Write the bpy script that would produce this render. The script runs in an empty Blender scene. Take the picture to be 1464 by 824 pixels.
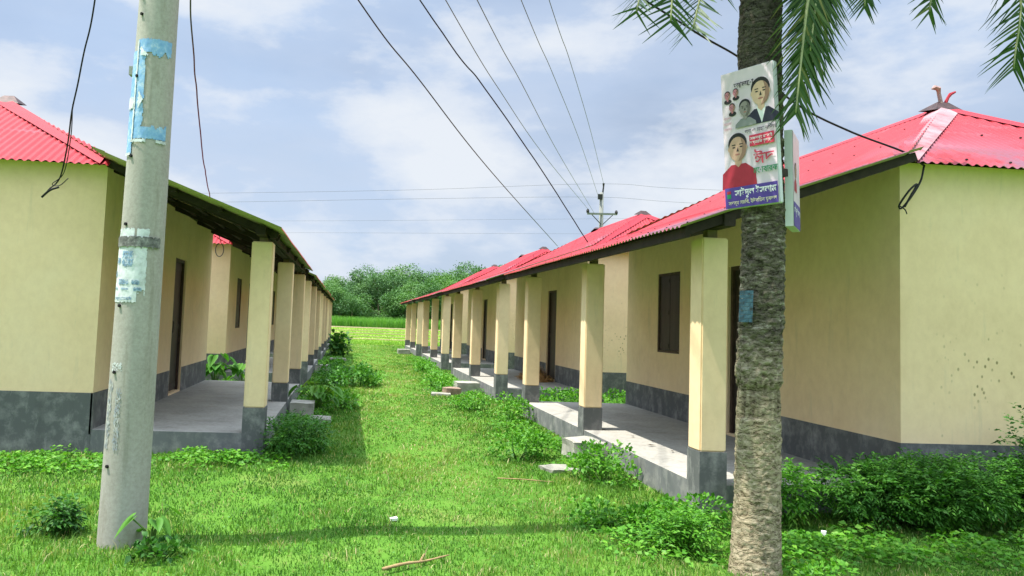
import bpy, bmesh, math, random
import numpy as np
from mathutils import Vector, Matrix, noise

random.seed(7)
rng = np.random.default_rng(11)
scene = bpy.context.scene
COL = scene.collection
R = math.radians

# ------------------------------------------------------------------ helpers
class MB:
    """collects shapes and links them as ONE mesh object"""
    def __init__(self):
        self.v = []; self.f = []; self.m = []
    def add(self, vs, fs, mi=0):
        o = len(self.v)
        self.v += [tuple(p) for p in vs]
        self.f += [tuple(i + o for i in f) for f in fs]
        self.m += [mi] * len(fs)
    def box(self, x0, x1, y0, y1, z0, z1, mi=0, mtop=None, skip=()):
        vs = [(x0, y0, z0), (x1, y0, z0), (x1, y1, z0), (x0, y1, z0), (x0, y0, z1), (x1, y0, z1), (x1, y1, z1), (x0, y1, z1)]
        F = {'b': (0, 3, 2, 1), 't': (4, 5, 6, 7), 'f': (0, 1, 5, 4), 'r': (1, 2, 6, 5), 'k': (2, 3, 7, 6), 'l': (3, 0, 4, 7)}
        for k, q in F.items():
            if k not in skip:
                self.add([vs[i] for i in q], [(0, 1, 2, 3)], (mtop if (k == 't' and mtop is not None) else mi))
    def bar(self, p, q, w, h, mi=0, up=(0, 0, 1)):
        p = Vector(p); q = Vector(q); d = (q - p).normalized()
        s = d.cross(Vector(up)).normalized(); u = s.cross(d)
        vs = []
        for c in (p, q):
            for a, b in ((-1, -1), (1, -1), (1, 1), (-1, 1)):
                vs.append(c + s * (a * w / 2) + u * (b * h / 2))
        self.add(vs, [(0, 1, 2, 3), (4, 7, 6, 5), (0, 4, 5, 1), (1, 5, 6, 2), (2, 6, 7, 3), (3, 7, 4, 0)], mi)
    def tube(self, pts, r, n=8, mi=0, cap=True):
        pts = [Vector(p) for p in pts]
        rs = r if isinstance(r, (list, tuple)) else [r] * len(pts)
        vs = []; fs = []
        for i, p in enumerate(pts):
            d = (pts[min(i + 1, len(pts) - 1)] - pts[max(i - 1, 0)]).normalized()
            a = Vector((0, 0, 1)) if abs(d.z) < .9 else Vector((0, 1, 0))
            s = d.cross(a).normalized(); u = s.cross(d)
            for k in range(n):
                t = 2 * math.pi * k / n
                vs.append(p + (s * math.cos(t) + u * math.sin(t)) * rs[i])
        for i in range(len(pts) - 1):
            for k in range(n):
                fs.append((i * n + k, i * n + (k + 1) % n, (i + 1) * n + (k + 1) % n, (i + 1) * n + k))
        if cap:
            fs.append(tuple(range(n - 1, -1, -1))); fs.append(tuple((len(pts) - 1) * n + k for k in range(n)))
        self.add(vs, fs, mi)
    def build(self, name, mats, parent=None, smooth=False):
        me = bpy.data.meshes.new(name)
        me.from_pydata(self.v, [], self.f)
        if not isinstance(mats, (list, tuple)): mats = [mats]
        for m in mats: me.materials.append(m)
        me.polygons.foreach_set('material_index', self.m)
        if smooth: me.polygons.foreach_set('use_smooth', [True] * len(self.f))
        me.update()
        o = bpy.data.objects.new(name, me); COL.objects.link(o)
        if parent: o.parent = parent
        return o

def np_mesh(name, verts, faces, mat, parent=None, attr=None, smooth=False):
    """verts (n,3) array, faces list of (k,3|4) arrays; attr = per-vertex float 'tint'"""
    me = bpy.data.meshes.new(name)
    tris = [f for f in faces if len(f)]
    nl = sum(f.size for f in tris); nf = sum(len(f) for f in tris)
    me.vertices.add(len(verts)); me.vertices.foreach_set('co', np.ascontiguousarray(verts, dtype=np.float32).ravel())
    me.loops.add(nl); me.loops.foreach_set('vertex_index', np.concatenate([f.ravel() for f in tris]).astype(np.int32))
    sizes = np.concatenate([np.full(len(f), f.shape[1]) for f in tris])
    starts = np.concatenate([[0], np.cumsum(sizes)[:-1]]).astype(np.int32)
    me.polygons.add(nf); me.polygons.foreach_set('loop_start', starts)
    if smooth: me.polygons.foreach_set('use_smooth', np.ones(nf, dtype=bool))
    me.update(calc_edges=True)
    if attr is not None:
        a = me.attributes.new('tint', 'FLOAT', 'POINT'); a.data.foreach_set('value', np.ascontiguousarray(attr, dtype=np.float32))
    me.materials.append(mat)
    me.validate()
    o = bpy.data.objects.new(name, me); COL.objects.link(o)
    if parent: o.parent = parent
    return o

def tag(o, label=None, cat=None, group=None, kind=None):
    if label: o['label'] = label
    if cat: o['category'] = cat
    if group: o['group'] = group
    if kind: o['kind'] = kind
    return o
def empty(name, loc, rz=0):
    o = bpy.data.objects.new(name, None); COL.objects.link(o)
    o.location = loc; o.rotation_euler = (0, 0, rz); o.empty_display_size = .2
    return o
CH = {}
def kids(o): return [c for c in COL.objects if c.parent == o]
def copy_tree(o, parent=None):
    c = o.copy(); COL.objects.link(c)
    if parent: c.parent = parent
    for ch in kids(o): copy_tree(ch, c)
    return c

# ------------------------------------------------------------------ materials
def mat(name):
    m = bpy.data.materials.new(name); m.use_nodes = True
    nt = m.node_tree; b = nt.nodes['Principled BSDF']
    b.inputs['Specular IOR Level'].default_value = .25
    return m, nt, b
def N(nt, t, **kw):
    n = nt.nodes.new(t)
    for k, v in kw.items(): setattr(n, k, v)
    return n
def L(nt, a, b): nt.links.new(a, b)
def ramp(nt, fac, stops, interp='LINEAR'):
    r = N(nt, 'ShaderNodeValToRGB'); r.color_ramp.interpolation = interp
    el = r.color_ramp.elements
    while len(el) < len(stops): el.new(.5)
    for e, (p, c) in zip(el, stops):
        e.position = p; e.color = (*c, 1) if len(c) == 3 else c
    if fac is not None: L(nt, fac, r.inputs[0])
    return r
def noise_tex(nt, scale, detail=4, rough=.55, vec=None, mapping=None, coord='Object', dim='3D'):
    tc = N(nt, 'ShaderNodeTexCoord')
    n = N(nt, 'ShaderNodeTexNoise'); n.inputs['Scale'].default_value = scale
    n.inputs['Detail'].default_value = detail; n.inputs['Roughness'].default_value = rough
    src = tc.outputs[coord] if vec is None else vec
    if mapping:
        mp = N(nt, 'ShaderNodeMapping'); mp.inputs['Scale'].default_value = mapping
        L(nt, src, mp.inputs['Vector']); src = mp.outputs[0]
    L(nt, src, n.inputs['Vector'])
    return n
def mix(nt, fac, a, b, mode='MIX'):
    m = N(nt, 'ShaderNodeMix', data_type='RGBA', blend_type=mode)
    for sock, v in ((m.inputs[0], fac), (m.inputs[6], a), (m.inputs[7], b)):
        if isinstance(v, (int, float)): sock.default_value = v
        elif isinstance(v, tuple): sock.default_value = (*v, 1)
        else: L(nt, v, sock)
    return m.outputs[2]
def bump(nt, b, h, strength=.3, dist=.01):
    bp = N(nt, 'ShaderNodeBump'); bp.inputs['Strength'].default_value = strength; bp.inputs['Distance'].default_value = dist
    L(nt, h, bp.inputs['Height']); L(nt, bp.outputs[0], b.inputs['Normal'])

def plain(name, col, rough=.7, var=.15, scale=6, metal=0, bumpy=0):
    m, nt, b = mat(name)
    n = noise_tex(nt, scale, 5)
    r = ramp(nt, n.outputs[0], [(.3, tuple(c * (1 - var) for c in col)), (.7, tuple(min(1, c * (1 + var)) for c in col))])
    L(nt, r.outputs[0], b.inputs['Base Color']); b.inputs['Roughness'].default_value = rough; b.inputs['Metallic'].default_value = metal
    if bumpy: bump(nt, b, noise_tex(nt, scale * 8, 5).outputs[0], bumpy, .01)
    return m

def cream_wall(splatter=False):
    m, nt, b = mat('cream_limewash' + ('_splattered' if splatter else ''))
    big = noise_tex(nt, .9, 5, .6)
    r = ramp(nt, big.outputs[0], [(.22, (.76, .545, .32)), (.5, (.88, .645, .395)), (.75, (.89, .68, .44))])
    fine = noise_tex(nt, 11, 7, .7, mapping=(1, 1, .8))
    c = mix(nt, .17, r.outputs[0], ramp(nt, fine.outputs[0], [(.3, (.38, .32, .18)), (.6, (.76, .68, .42))]).outputs[0])
    # water streaks and dirt low on the wall
    st = noise_tex(nt, 3.2, 6, .7, mapping=(1.6, 1.6, .22))
    sm = ramp(nt, st.outputs[0], [(.58, (0, 0, 0)), (.75, (.34, .34, .34))])
    c = mix(nt, sm.outputs[0], c, (.40, .37, .26))
    if splatter:
        tc = N(nt, 'ShaderNodeTexCoord'); sp = N(nt, 'ShaderNodeSeparateXYZ'); L(nt, tc.outputs['Object'], sp.inputs[0])
        vo = N(nt, 'ShaderNodeTexVoronoi'); vo.inputs['Scale'].default_value = 15; vo.inputs['Randomness'].default_value = 1
        mp = N(nt, 'ShaderNodeMapping'); mp.inputs['Scale'].default_value = (1, 1, .72); L(nt, tc.outputs['Object'], mp.inputs[0]); L(nt, mp.outputs[0], vo.inputs['Vector'])
        spot = ramp(nt, vo.outputs['Distance'], [(.10, (1, 1, 1)), (.21, (0, 0, 0))])
        area = noise_tex(nt, 2.6, 4, .6)
        am = ramp(nt, area.outputs[0], [(.43, (0, 0, 0)), (.54, (1, 1, 1))])
        mx = N(nt, 'ShaderNodeMapRange'); mx.inputs[1].default_value = 2.0; mx.inputs[2].default_value = 2.6; L(nt, sp.outputs[0], mx.inputs[0])
        mz = N(nt, 'ShaderNodeMapRange'); mz.inputs[1].default_value = 2.3; mz.inputs[2].default_value = 1.3; L(nt, sp.outputs[2], mz.inputs[0])
        my = N(nt, 'ShaderNodeMath', operation='LESS_THAN'); L(nt, sp.outputs[1], my.inputs[0]); my.inputs[1].default_value = .02
        def mul(a, c2):
            q = N(nt, 'ShaderNodeMath', operation='MULTIPLY'); L(nt, a, q.inputs[0]); L(nt, c2, q.inputs[1]); return q.outputs[0]
        f = mul(mul(mul(mul(spot.outputs[0], am.outputs[0]), mx.outputs[0]), mz.outputs[0]), my.outputs[0])
        f2 = N(nt, 'ShaderNodeMath', operation='MULTIPLY'); L(nt, f, f2.inputs[0]); f2.inputs[1].default_value = .85
        c = mix(nt, f2.outputs[0], c, (.14, .12, .04))
    L(nt, c, b.inputs['Base Color']); b.inputs['Roughness'].default_value = .85; b.inputs['Specular IOR Level'].default_value = .15
    bump(nt, b, fine.outputs[0], .25, .006)
    return m
M_wall = cream_wall(); M_wall_s = cream_wall(True)

def grey_paint(name, base, light, amount=.6, streak=.3):
    m, nt, b = mat(name)
    n1 = noise_tex(nt, 5, 7, .7); n2 = noise_tex(nt, 2.2, 5, .6, mapping=(2.2, 2.2, streak))
    w = ramp(nt, n1.outputs[0], [(.47, (0, 0, 0)), (.70, (amount,) * 3)])
    c = mix(nt, w.outputs[0], base, light)
    d = ramp(nt, n2.outputs[0], [(.45, (0, 0, 0)), (.7, (.7, .7, .7))])
    c = mix(nt, d.outputs[0], c, tuple(x * .72 + .012 for x in base))
    ln = noise_tex(nt, 7, 8, .75, mapping=(1, 1, .3))
    c = mix(nt, ramp(nt, ln.outputs[0], [(.56, (0, 0, 0)), (.66, (.5, .5, .5))]).outputs[0], c, light)
    L(nt, c, b.inputs['Base Color']); b.inputs['Roughness'].default_value = .75
    bump(nt, b, n1.outputs[0], .3, .006)
    return m
M_dado = grey_paint('grey_dado_paint', (.115, .12, .118), (.33, .33, .31), .8)
M_plat = grey_paint('worn_plinth_paint', (.16, .165, .165), (.36, .35, .32), .8, .22)
M_conc = None
def concrete():
    m, nt, b = mat('veranda_concrete')
    n1 = noise_tex(nt, 1.6, 6, .65); n2 = noise_tex(nt, 22, 6, .7)
    r = ramp(nt, n1.outputs[0], [(.28, (.23, .225, .20)), (.5, (.33, .32, .285)), (.72, (.42, .40, .35))])
    c = mix(nt, .25, r.outputs[0], ramp(nt, n2.outputs[0], [(.35, (.15, .145, .13)), (.6, (.48, .46, .41))]).outputs[0])
    d = noise_tex(nt, 3.5, 5, .6, mapping=(.5, 2.2, 1))
    c = mix(nt, ramp(nt, d.outputs[0], [(.58, (0, 0, 0)), (.72, (.6, .6, .6))]).outputs[0], c, (.17, .145, .11))
    L(nt, c, b.inputs['Base Color']); b.inputs['Roughness'].default_value = .8
    bump(nt, b, n2.outputs[0], .25, .005)
    return m
M_conc = concrete()

def roof_mat():
    m, nt, b = mat('red_painted_tin')
    tc = N(nt, 'ShaderNodeTexCoord'); sp = N(nt, 'ShaderNodeSeparateXYZ'); L(nt, tc.outputs['Object'], sp.inputs[0])
    n1 = noise_tex(nt, 1.1, 6, .65); n2 = noise_tex(nt, 9, 6, .7)
    r = ramp(nt, n1.outputs[0], [(.25, (.20, .008, .014)), (.55, (.31, .011, .019)), (.8, (.37, .024, .036))])
    # faded mauve patches where the paint has chalked, mostly low on the hip end
    n3 = noise_tex(nt, 1.4, 5, .6, mapping=(1, 1.3, 1))
    mr = N(nt, 'ShaderNodeMapRange'); mr.inputs[1].default_value = 3.85; mr.inputs[2].default_value = 3.2; L(nt, sp.outputs[2], mr.inputs[0])
    my = N(nt, 'ShaderNodeMapRange'); my.inputs[1].default_value = 1.6; my.inputs[2].default_value = .3; L(nt, sp.outputs[1], my.inputs[0])
    q = N(nt, 'ShaderNodeMath', operation='MULTIPLY'); L(nt, mr.outputs[0], q.inputs[0]); L(nt, my.outputs[0], q.inputs[1])
    q2 = N(nt, 'ShaderNodeMath', operation='MULTIPLY'); L(nt, q.outputs[0], q2.inputs[0])
    L(nt, ramp(nt, n3.outputs[0], [(.36, (0, 0, 0)), (.52, (.95, .95, .95))]).outputs[0], q2.inputs[1])
    c = mix(nt, q2.outputs[0], r.outputs[0], (.16, .065, .095))
    c = mix(nt, ramp(nt, n2.outputs[0], [(.58, (0, 0, 0)), (.72, (.55, .55, .55))]).outputs[0], c, (.25, .045, .05))
    n5 = noise_tex(nt, 3.0, 6, .7, mapping=(.22, 2.2, 1)); c = mix(nt, ramp(nt, n5.outputs[0], [(.54, (0, 0, 0)), (.70, (.6, .6, .6))]).outputs[0], c, (.20, .035, .035))
    n6 = noise_tex(nt, 2.1, 6, .7, mapping=(.3, 1.7, 1)); c = mix(nt, ramp(nt, n6.outputs[0], [(.60, (0, 0, 0)), (.75, (.45, .45, .45))]).outputs[0], c, (.50, .13, .16))
    # underside: olive bounce from the grass painted into the sheet colour
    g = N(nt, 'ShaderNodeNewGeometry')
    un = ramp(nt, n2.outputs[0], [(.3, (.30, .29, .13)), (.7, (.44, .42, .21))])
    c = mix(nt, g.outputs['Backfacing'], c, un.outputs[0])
    L(nt, c, b.inputs['Base Color']); b.inputs['Roughness'].default_value = .55; b.inputs['Specular IOR Level'].default_value = .25
    return m
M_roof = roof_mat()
M_cap = plain('red_ridge_flashing', (.33, .018, .03), .65, .12, 5)
def faded_cap():
    m, nt, b = mat('chalky_pink_flashing')
    n = noise_tex(nt, 4, 6, .65)
    r = ramp(nt, n.outputs[0], [(.3, (.28, .08, .095)), (.48, (.33, .18, .195)), (.75, (.38, .27, .28))])
    L(nt, r.outputs[0], b.inputs['Base Color']); b.inputs['Roughness'].default_value = .85; b.inputs['Specular IOR Level'].default_value = .1
    return m
M_cap_f = faded_cap()
M_wood = plain('dark_timber', (.035, .026, .020), .8, .35, 9, bumpy=.3)
M_wood2 = plain('weathered_timber', (.20, .15, .09), .8, .3, 12)
def door_mat():
    m, nt, b = mat('dark_brown_metal_door')
    n = noise_tex(nt, 3, 5, .6, mapping=(2, 2, .5))
    r = ramp(nt, n.outputs[0], [(.3, (.032, .024, .020)), (.7, (.062, .048, .040))])
    L(nt, r.outputs[0], b.inputs['Base Color']); b.inputs['Roughness'].default_value = .5
    return m
M_door = door_mat()
M_rust = plain('brown_frame_paint', (.075, .048, .035), .6, .3, 12)
M_iron = plain('dark_iron', (.045, .043, .042), .5, .3, 20, .5)
M_tin = plain('dull_tin', (.055, .030, .028), .55, .5, 14, .2)
M_tinw = plain('pale_tin_flap', (.34, .22, .20), .55, .35, 14)
M_cable = plain('black_cable', (.015, .015, .017), .5, .2, 20)
M_wire = plain('grey_wire', (.09, .09, .10), .45, .2, 20, .5)
M_block = plain('cement_block', (.34, .33, .28), .9, .25, 7, bumpy=.5)
M_brick = plain('worn_brick', (.27, .19, .14), .9, .3, 12, bumpy=.5)
M_stone = plain('pale_stone', (.27, .265, .22), .9, .2, 9, bumpy=.5)
M_straw = plain('dry_straw', (.42, .24, .09), .85, .3, 30)
M_stick = plain('dry_stick', (.30, .21, .10), .85, .25, 20)
M_paper = plain('white_litter', (.72, .72, .70), .8, .1, 20)

def pole_mat():
    m, nt, b = mat('spun_concrete')
    n1 = noise_tex(nt, 2.2, 6, .6, mapping=(1, 1, .35)); n2 = noise_tex(nt, 40, 6, .75)
    r = ramp(nt, n1.outputs[0], [(.3, (.27, .255, .22)), (.55, (.36, .345, .305)), (.75, (.43, .415, .38))])
    c = mix(nt, .3, r.outputs[0], ramp(nt, n2.outputs[0], [(.35, (.22, .21, .17)), (.62, (.50, .48, .42))]).outputs[0])
    st = noise_tex(nt, 5, 6, .7, mapping=(2, 2, .2))
    c = mix(nt, ramp(nt, st.outputs[0], [(.57, (0, 0, 0)), (.72, (.5, .5, .5))]).outputs[0], c, (.20, .18, .13))
    L(nt, c, b.inputs['Base Color']); b.inputs['Roughness'].default_value = .85
    bump(nt, b, n2.outputs[0], .25, .004)
    return m
M_pole = pole_mat()

def leaf_mat(name, stops, transl=.3, rough=.55, nscale=2.0):
    m, nt, b = mat(name)
    at = N(nt, 'ShaderNodeAttribute', attribute_name='tint')
    n = noise_tex(nt, nscale, 3)
    ad = N(nt, 'ShaderNodeMath', operation='MULTIPLY_ADD'); L(nt, n.outputs[0], ad.inputs[0]); ad.inputs[1].default_value = .5; ad.inputs[2].default_value = -.25
    a2 = N(nt, 'ShaderNodeMath', operation='ADD', use_clamp=True); L(nt, at.outputs['Fac'], a2.inputs[0]); L(nt, ad.outputs[0], a2.inputs[1])
    r = ramp(nt, a2.outputs[0], stops)
    L(nt, r.outputs[0], b.inputs['Base Color']); b.inputs['Roughness'].default_value = rough; b.inputs['Specular IOR Level'].default_value = .3
    t = N(nt, 'ShaderNodeBsdfTranslucent'); mb = mix(nt, 1., r.outputs[0], (1.0, 1.1, .45), 'MULTIPLY'); L(nt, mb, t.inputs[0])
    ms = N(nt, 'ShaderNodeMixShader'); ms.inputs[0].default_value = transl
    out = nt.nodes['Material Output']
    L(nt, b.outputs[0], ms.inputs[1]); L(nt, t.outputs[0], ms.inputs[2]); L(nt, ms.outputs[0], out.inputs[0])
    return m
M_grass = leaf_mat('lawn_grass', [(.0, (.045, .13, .016)), (.35, (.082, .212, .026)), (.65, (.148, .28, .040)), (.86, (.27, .375, .07)), (.95, (.48, .43, .21))], .35, .6, 1.2)
M_bush = leaf_mat('bright_weed_leaf', [(0, (.035, .14, .010)), (.5, (.095, .295, .022)), (1, (.20, .42, .04))], .35)
M_bushd = leaf_mat('dark_weed_leaf', [(0, (.014, .065, .010)), (.5, (.04, .15, .018)), (1, (.10, .26, .03))], .3)
M_bushm = leaf_mat('mid_weed_leaf', [(0, (.02, .09, .010)), (.5, (.058, .20, .02)), (1, (.13, .32, .035))], .32)
M_broad = leaf_mat('broad_pale_leaf', [(0, (.04, .14, .015)), (.6, (.10, .28, .03)), (1, (.22, .38, .05))], .35)
M_taro = leaf_mat('taro_leaf', [(0, (.03, .13, .015)), (.6, (.07, .24, .03)), (1, (.15, .34, .05))], .4)
M_cane = leaf_mat('tall_cane_leaf', [(0, (.06, .19, .03)), (.5, (.13, .33, .05)), (1, (.22, .42, .08))], .35)
M_rice = leaf_mat('young_rice', [(0, (.13, .28, .03)), (.6, (.22, .38, .05)), (1, (.34, .44, .09))], .35, .6, .3)
M_treeA = leaf_mat('tree_leaf_dark', [(0, (.030, .085, .032)), (.5, (.065, .16, .048)), (1, (.12, .245, .062))], .22, .6, .25)  # leaf colours lightened to stand in for distance haze
M_treeB = leaf_mat('tree_leaf_bright', [(0, (.06, .17, .02)), (.5, (.13, .29, .03)), (1, (.20, .38, .05))], .25, .6, .25)
M_treeC = leaf_mat('tree_leaf_mid', [(0, (.038, .11, .036)), (.5, (.085, .20, .055)), (1, (.145, .29, .07))], .25, .6, .25)  # lightened as well, haze put into the leaf colour
M_bark = plain('tree_bark', (.13, .10, .07), .9, .3, 6)
M_stem = plain('green_stem', (.08, .16, .03), .7, .3, 10)
M_frond = leaf_mat('palm_leaflet', [(0, (.018, .055, .014)), (.5, (.04, .10, .022)), (.85, (.10, .16, .04)), (1, (.22, .22, .07))], .22, .38, 1.5)
M_rachis = plain('palm_rachis', (.30, .32, .16), .6, .2, 8)

# ------------------------------------------------------------------ ground
def gz(x, y):
    """gentle unevenness of the lawn (metres)"""
    return .018 * np.sin(x * 1.7 + .6) * np.sin(y * 1.1 + 1.3) + .012 * np.sin(x * 4.1 + y * 2.3) - .006
def ground():
    xs = np.unique(np.concatenate([[-4000, -900, -250, -90, -40], np.arange(-14, 16.01, .25), [24, 45, 90, 250, 900, 4000]]))
    ys = np.unique(np.concatenate([[-3000, -300, -60, -15], np.arange(-4, 48.01, .3), [60, 90, 140, 220, 500, 1500, 5000]]))
    X, Y = np.meshgrid(xs, ys); Z = gz(X, Y) * ((np.abs(X) < 15) & (Y > -4) & (Y < 48))
    nx, ny = len(xs), len(ys)
    i = np.arange(nx - 1)[None, :] + np.arange(ny - 1)[:, None] * nx
    F = np.stack([i, i + 1, i + 1 + nx, i + nx], -1).reshape(-1, 4)
    m, nt, b = mat('soil_and_turf')
    n1 = noise_tex(nt, .9, 6, .6); n2 = noise_tex(nt, 9, 6, .7)
    r = ramp(nt, n1.outputs[0], [(.3, (.05, .14, .016)), (.55, (.085, .19, .025)), (.72, (.14, .20, .045))])
    c = mix(nt, ramp(nt, n2.outputs[0], [(.55, (0, 0, 0)), (.75, (.6, .6, .6))]).outputs[0], r.outputs[0], (.15, .125, .055))
    L(nt, c, b.inputs['Base Color']); b.inputs['Roughness'].default_value = .95; b.inputs['Specular IOR Level'].default_value = .05
    bump(nt, b, n2.outputs[0], .5, .03)
    o = np_mesh('ground', np.stack([X, Y, Z], -1).reshape(-1, 3), [F], m, smooth=True)
    tag(o, 'level grassy ground running out to the fields', kind='structure')
ground()

def field():
    m, nt, b = mat('paddy_strips')
    tc = N(nt, 'ShaderNodeTexCoord')
    n = noise_tex(nt, 1, 5, .6, mapping=(.012, .16, 1)); n2 = noise_tex(nt, 3, 4, .6, mapping=(.2, 1, 1))
    r = ramp(nt, n.outputs[0], [(.28, (.13, .26, .03)), (.42, (.20, .34, .045)), (.55, (.27, .38, .06)), (.66, (.16, .30, .04)), (.78, (.34, .35, .11))])
    c = mix(nt, .25, r.outputs[0], ramp(nt, n2.outputs[0], [(.35, (.10, .18, .02)), (.65, (.33, .37, .07))]).outputs[0])
    L(nt, c, b.inputs['Base Color']); b.inputs['Roughness'].default_value = .9; b.inputs['Specular IOR Level'].default_value = .1
    mb = MB(); mb.add([(-160, 47, .006), (220, 47, .006), (220, 150, .006), (-160, 150, .006)], [(0, 1, 2, 3)])
    tag(mb.build('rice_field', m), 'pale yellow green paddy strips beyond the houses', kind='structure')
    s = plain('sandy_bund', (.42, .33, .20), .9, .2, .4)
    mb = MB()
    for y, w, h in ((57, .5, .10), (66, .4, .09), (79, .5, .12), (96, .5, .12), (124, 3.2, .10), (131, .8, .14)):
        mb.box(-160, 220, y, y + w, .007, h)
    tag(mb.build('path', s), 'low sandy banks crossing the paddy field', kind='structure')
field()

# ------------------------------------------------------------------ house
XL, XRr = -0.8702, 3.0557
YL, YR, PITCH = 8.8651, 6.4961, 9.2006
A = 3.2939; S = .2323; LEN = 2 * A + S
XW, DEP = 1.842, 3.68; XB = XW + DEP; XRG = XW + DEP / 2
ZP, ZD, ZCD, ZCT, ZW = .24, .634, .5205, 2.3704, 3.14
DY, ZR = 1.73, 4.23
ZWR = 3.205; OH = .12

def wall_panel(mb, y0, y1, z0, z1, x, holes, depth, mi=0):
    """panel in plane x facing -x with rectangular holes (ya,yb,za,zb) and jambs"""
    ys = sorted({y0, y1, *[h[0] for h in holes], *[h[1] for h in holes]})
    zs = sorted({z0, z1, *[h[2] for h in holes], *[h[3] for h in holes]})
    for i in range(len(ys) - 1):
        for j in range(len(zs) - 1):
            yc, zc = (ys[i] + ys[i + 1]) / 2, (zs[j] + zs[j + 1]) / 2
            if any(h[0] < yc < h[1] and h[2] < zc < h[3] for h in holes): continue
            mb.add([(x, ys[i + 1], zs[j]), (x, ys[i], zs[j]), (x, ys[i], zs[j + 1]), (x, ys[i + 1], zs[j + 1])], [(0, 1, 2, 3)], mi)
    for a, b_, c, d in holes:
        X = x + depth
        mb.add([(x, a, c), (X, a, c), (X, a, d), (x, a, d)], [(0, 1, 2, 3)], mi)
        mb.add([(x, b_, c), (x, b_, d), (X, b_, d), (X, b_, c)], [(0, 1, 2, 3)], mi)
        mb.add([(x, a, d), (X, a, d), (X, b_, d), (x, b_, d)], [(0, 1, 2, 3)], mi)
        mb.add([(x, a, c), (x, b_, c), (X, b_, c), (X, a, c)], [(0, 1, 2, 3)], mi)

DOOR = (2.34, 3.16, ZP + .03, 2.40); WIN = (4.65, 5.48, 1.20, 2.43)
def wob(a, b): return .012 * noise.noise((a * .6, b * .6, 3.1))

def corr_sheet(mb, samples, line):
    """samples: positions along the eave; line(s)-> polyline of points; neighbouring polylines are stitched"""
    base = len(mb.v); k = None
    for s in samples:
        p = line(s); k = len(p); mb.v += [tuple(q) for q in p]
    n = len(samples)
    for i in range(n - 1):
        for j in range(k - 1):
            mb.f.append((base + i * k + j, base + i * k + j + 1, base + (i + 1) * k + j + 1, base + (i + 1) * k + j)); mb.m.append(0)

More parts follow.
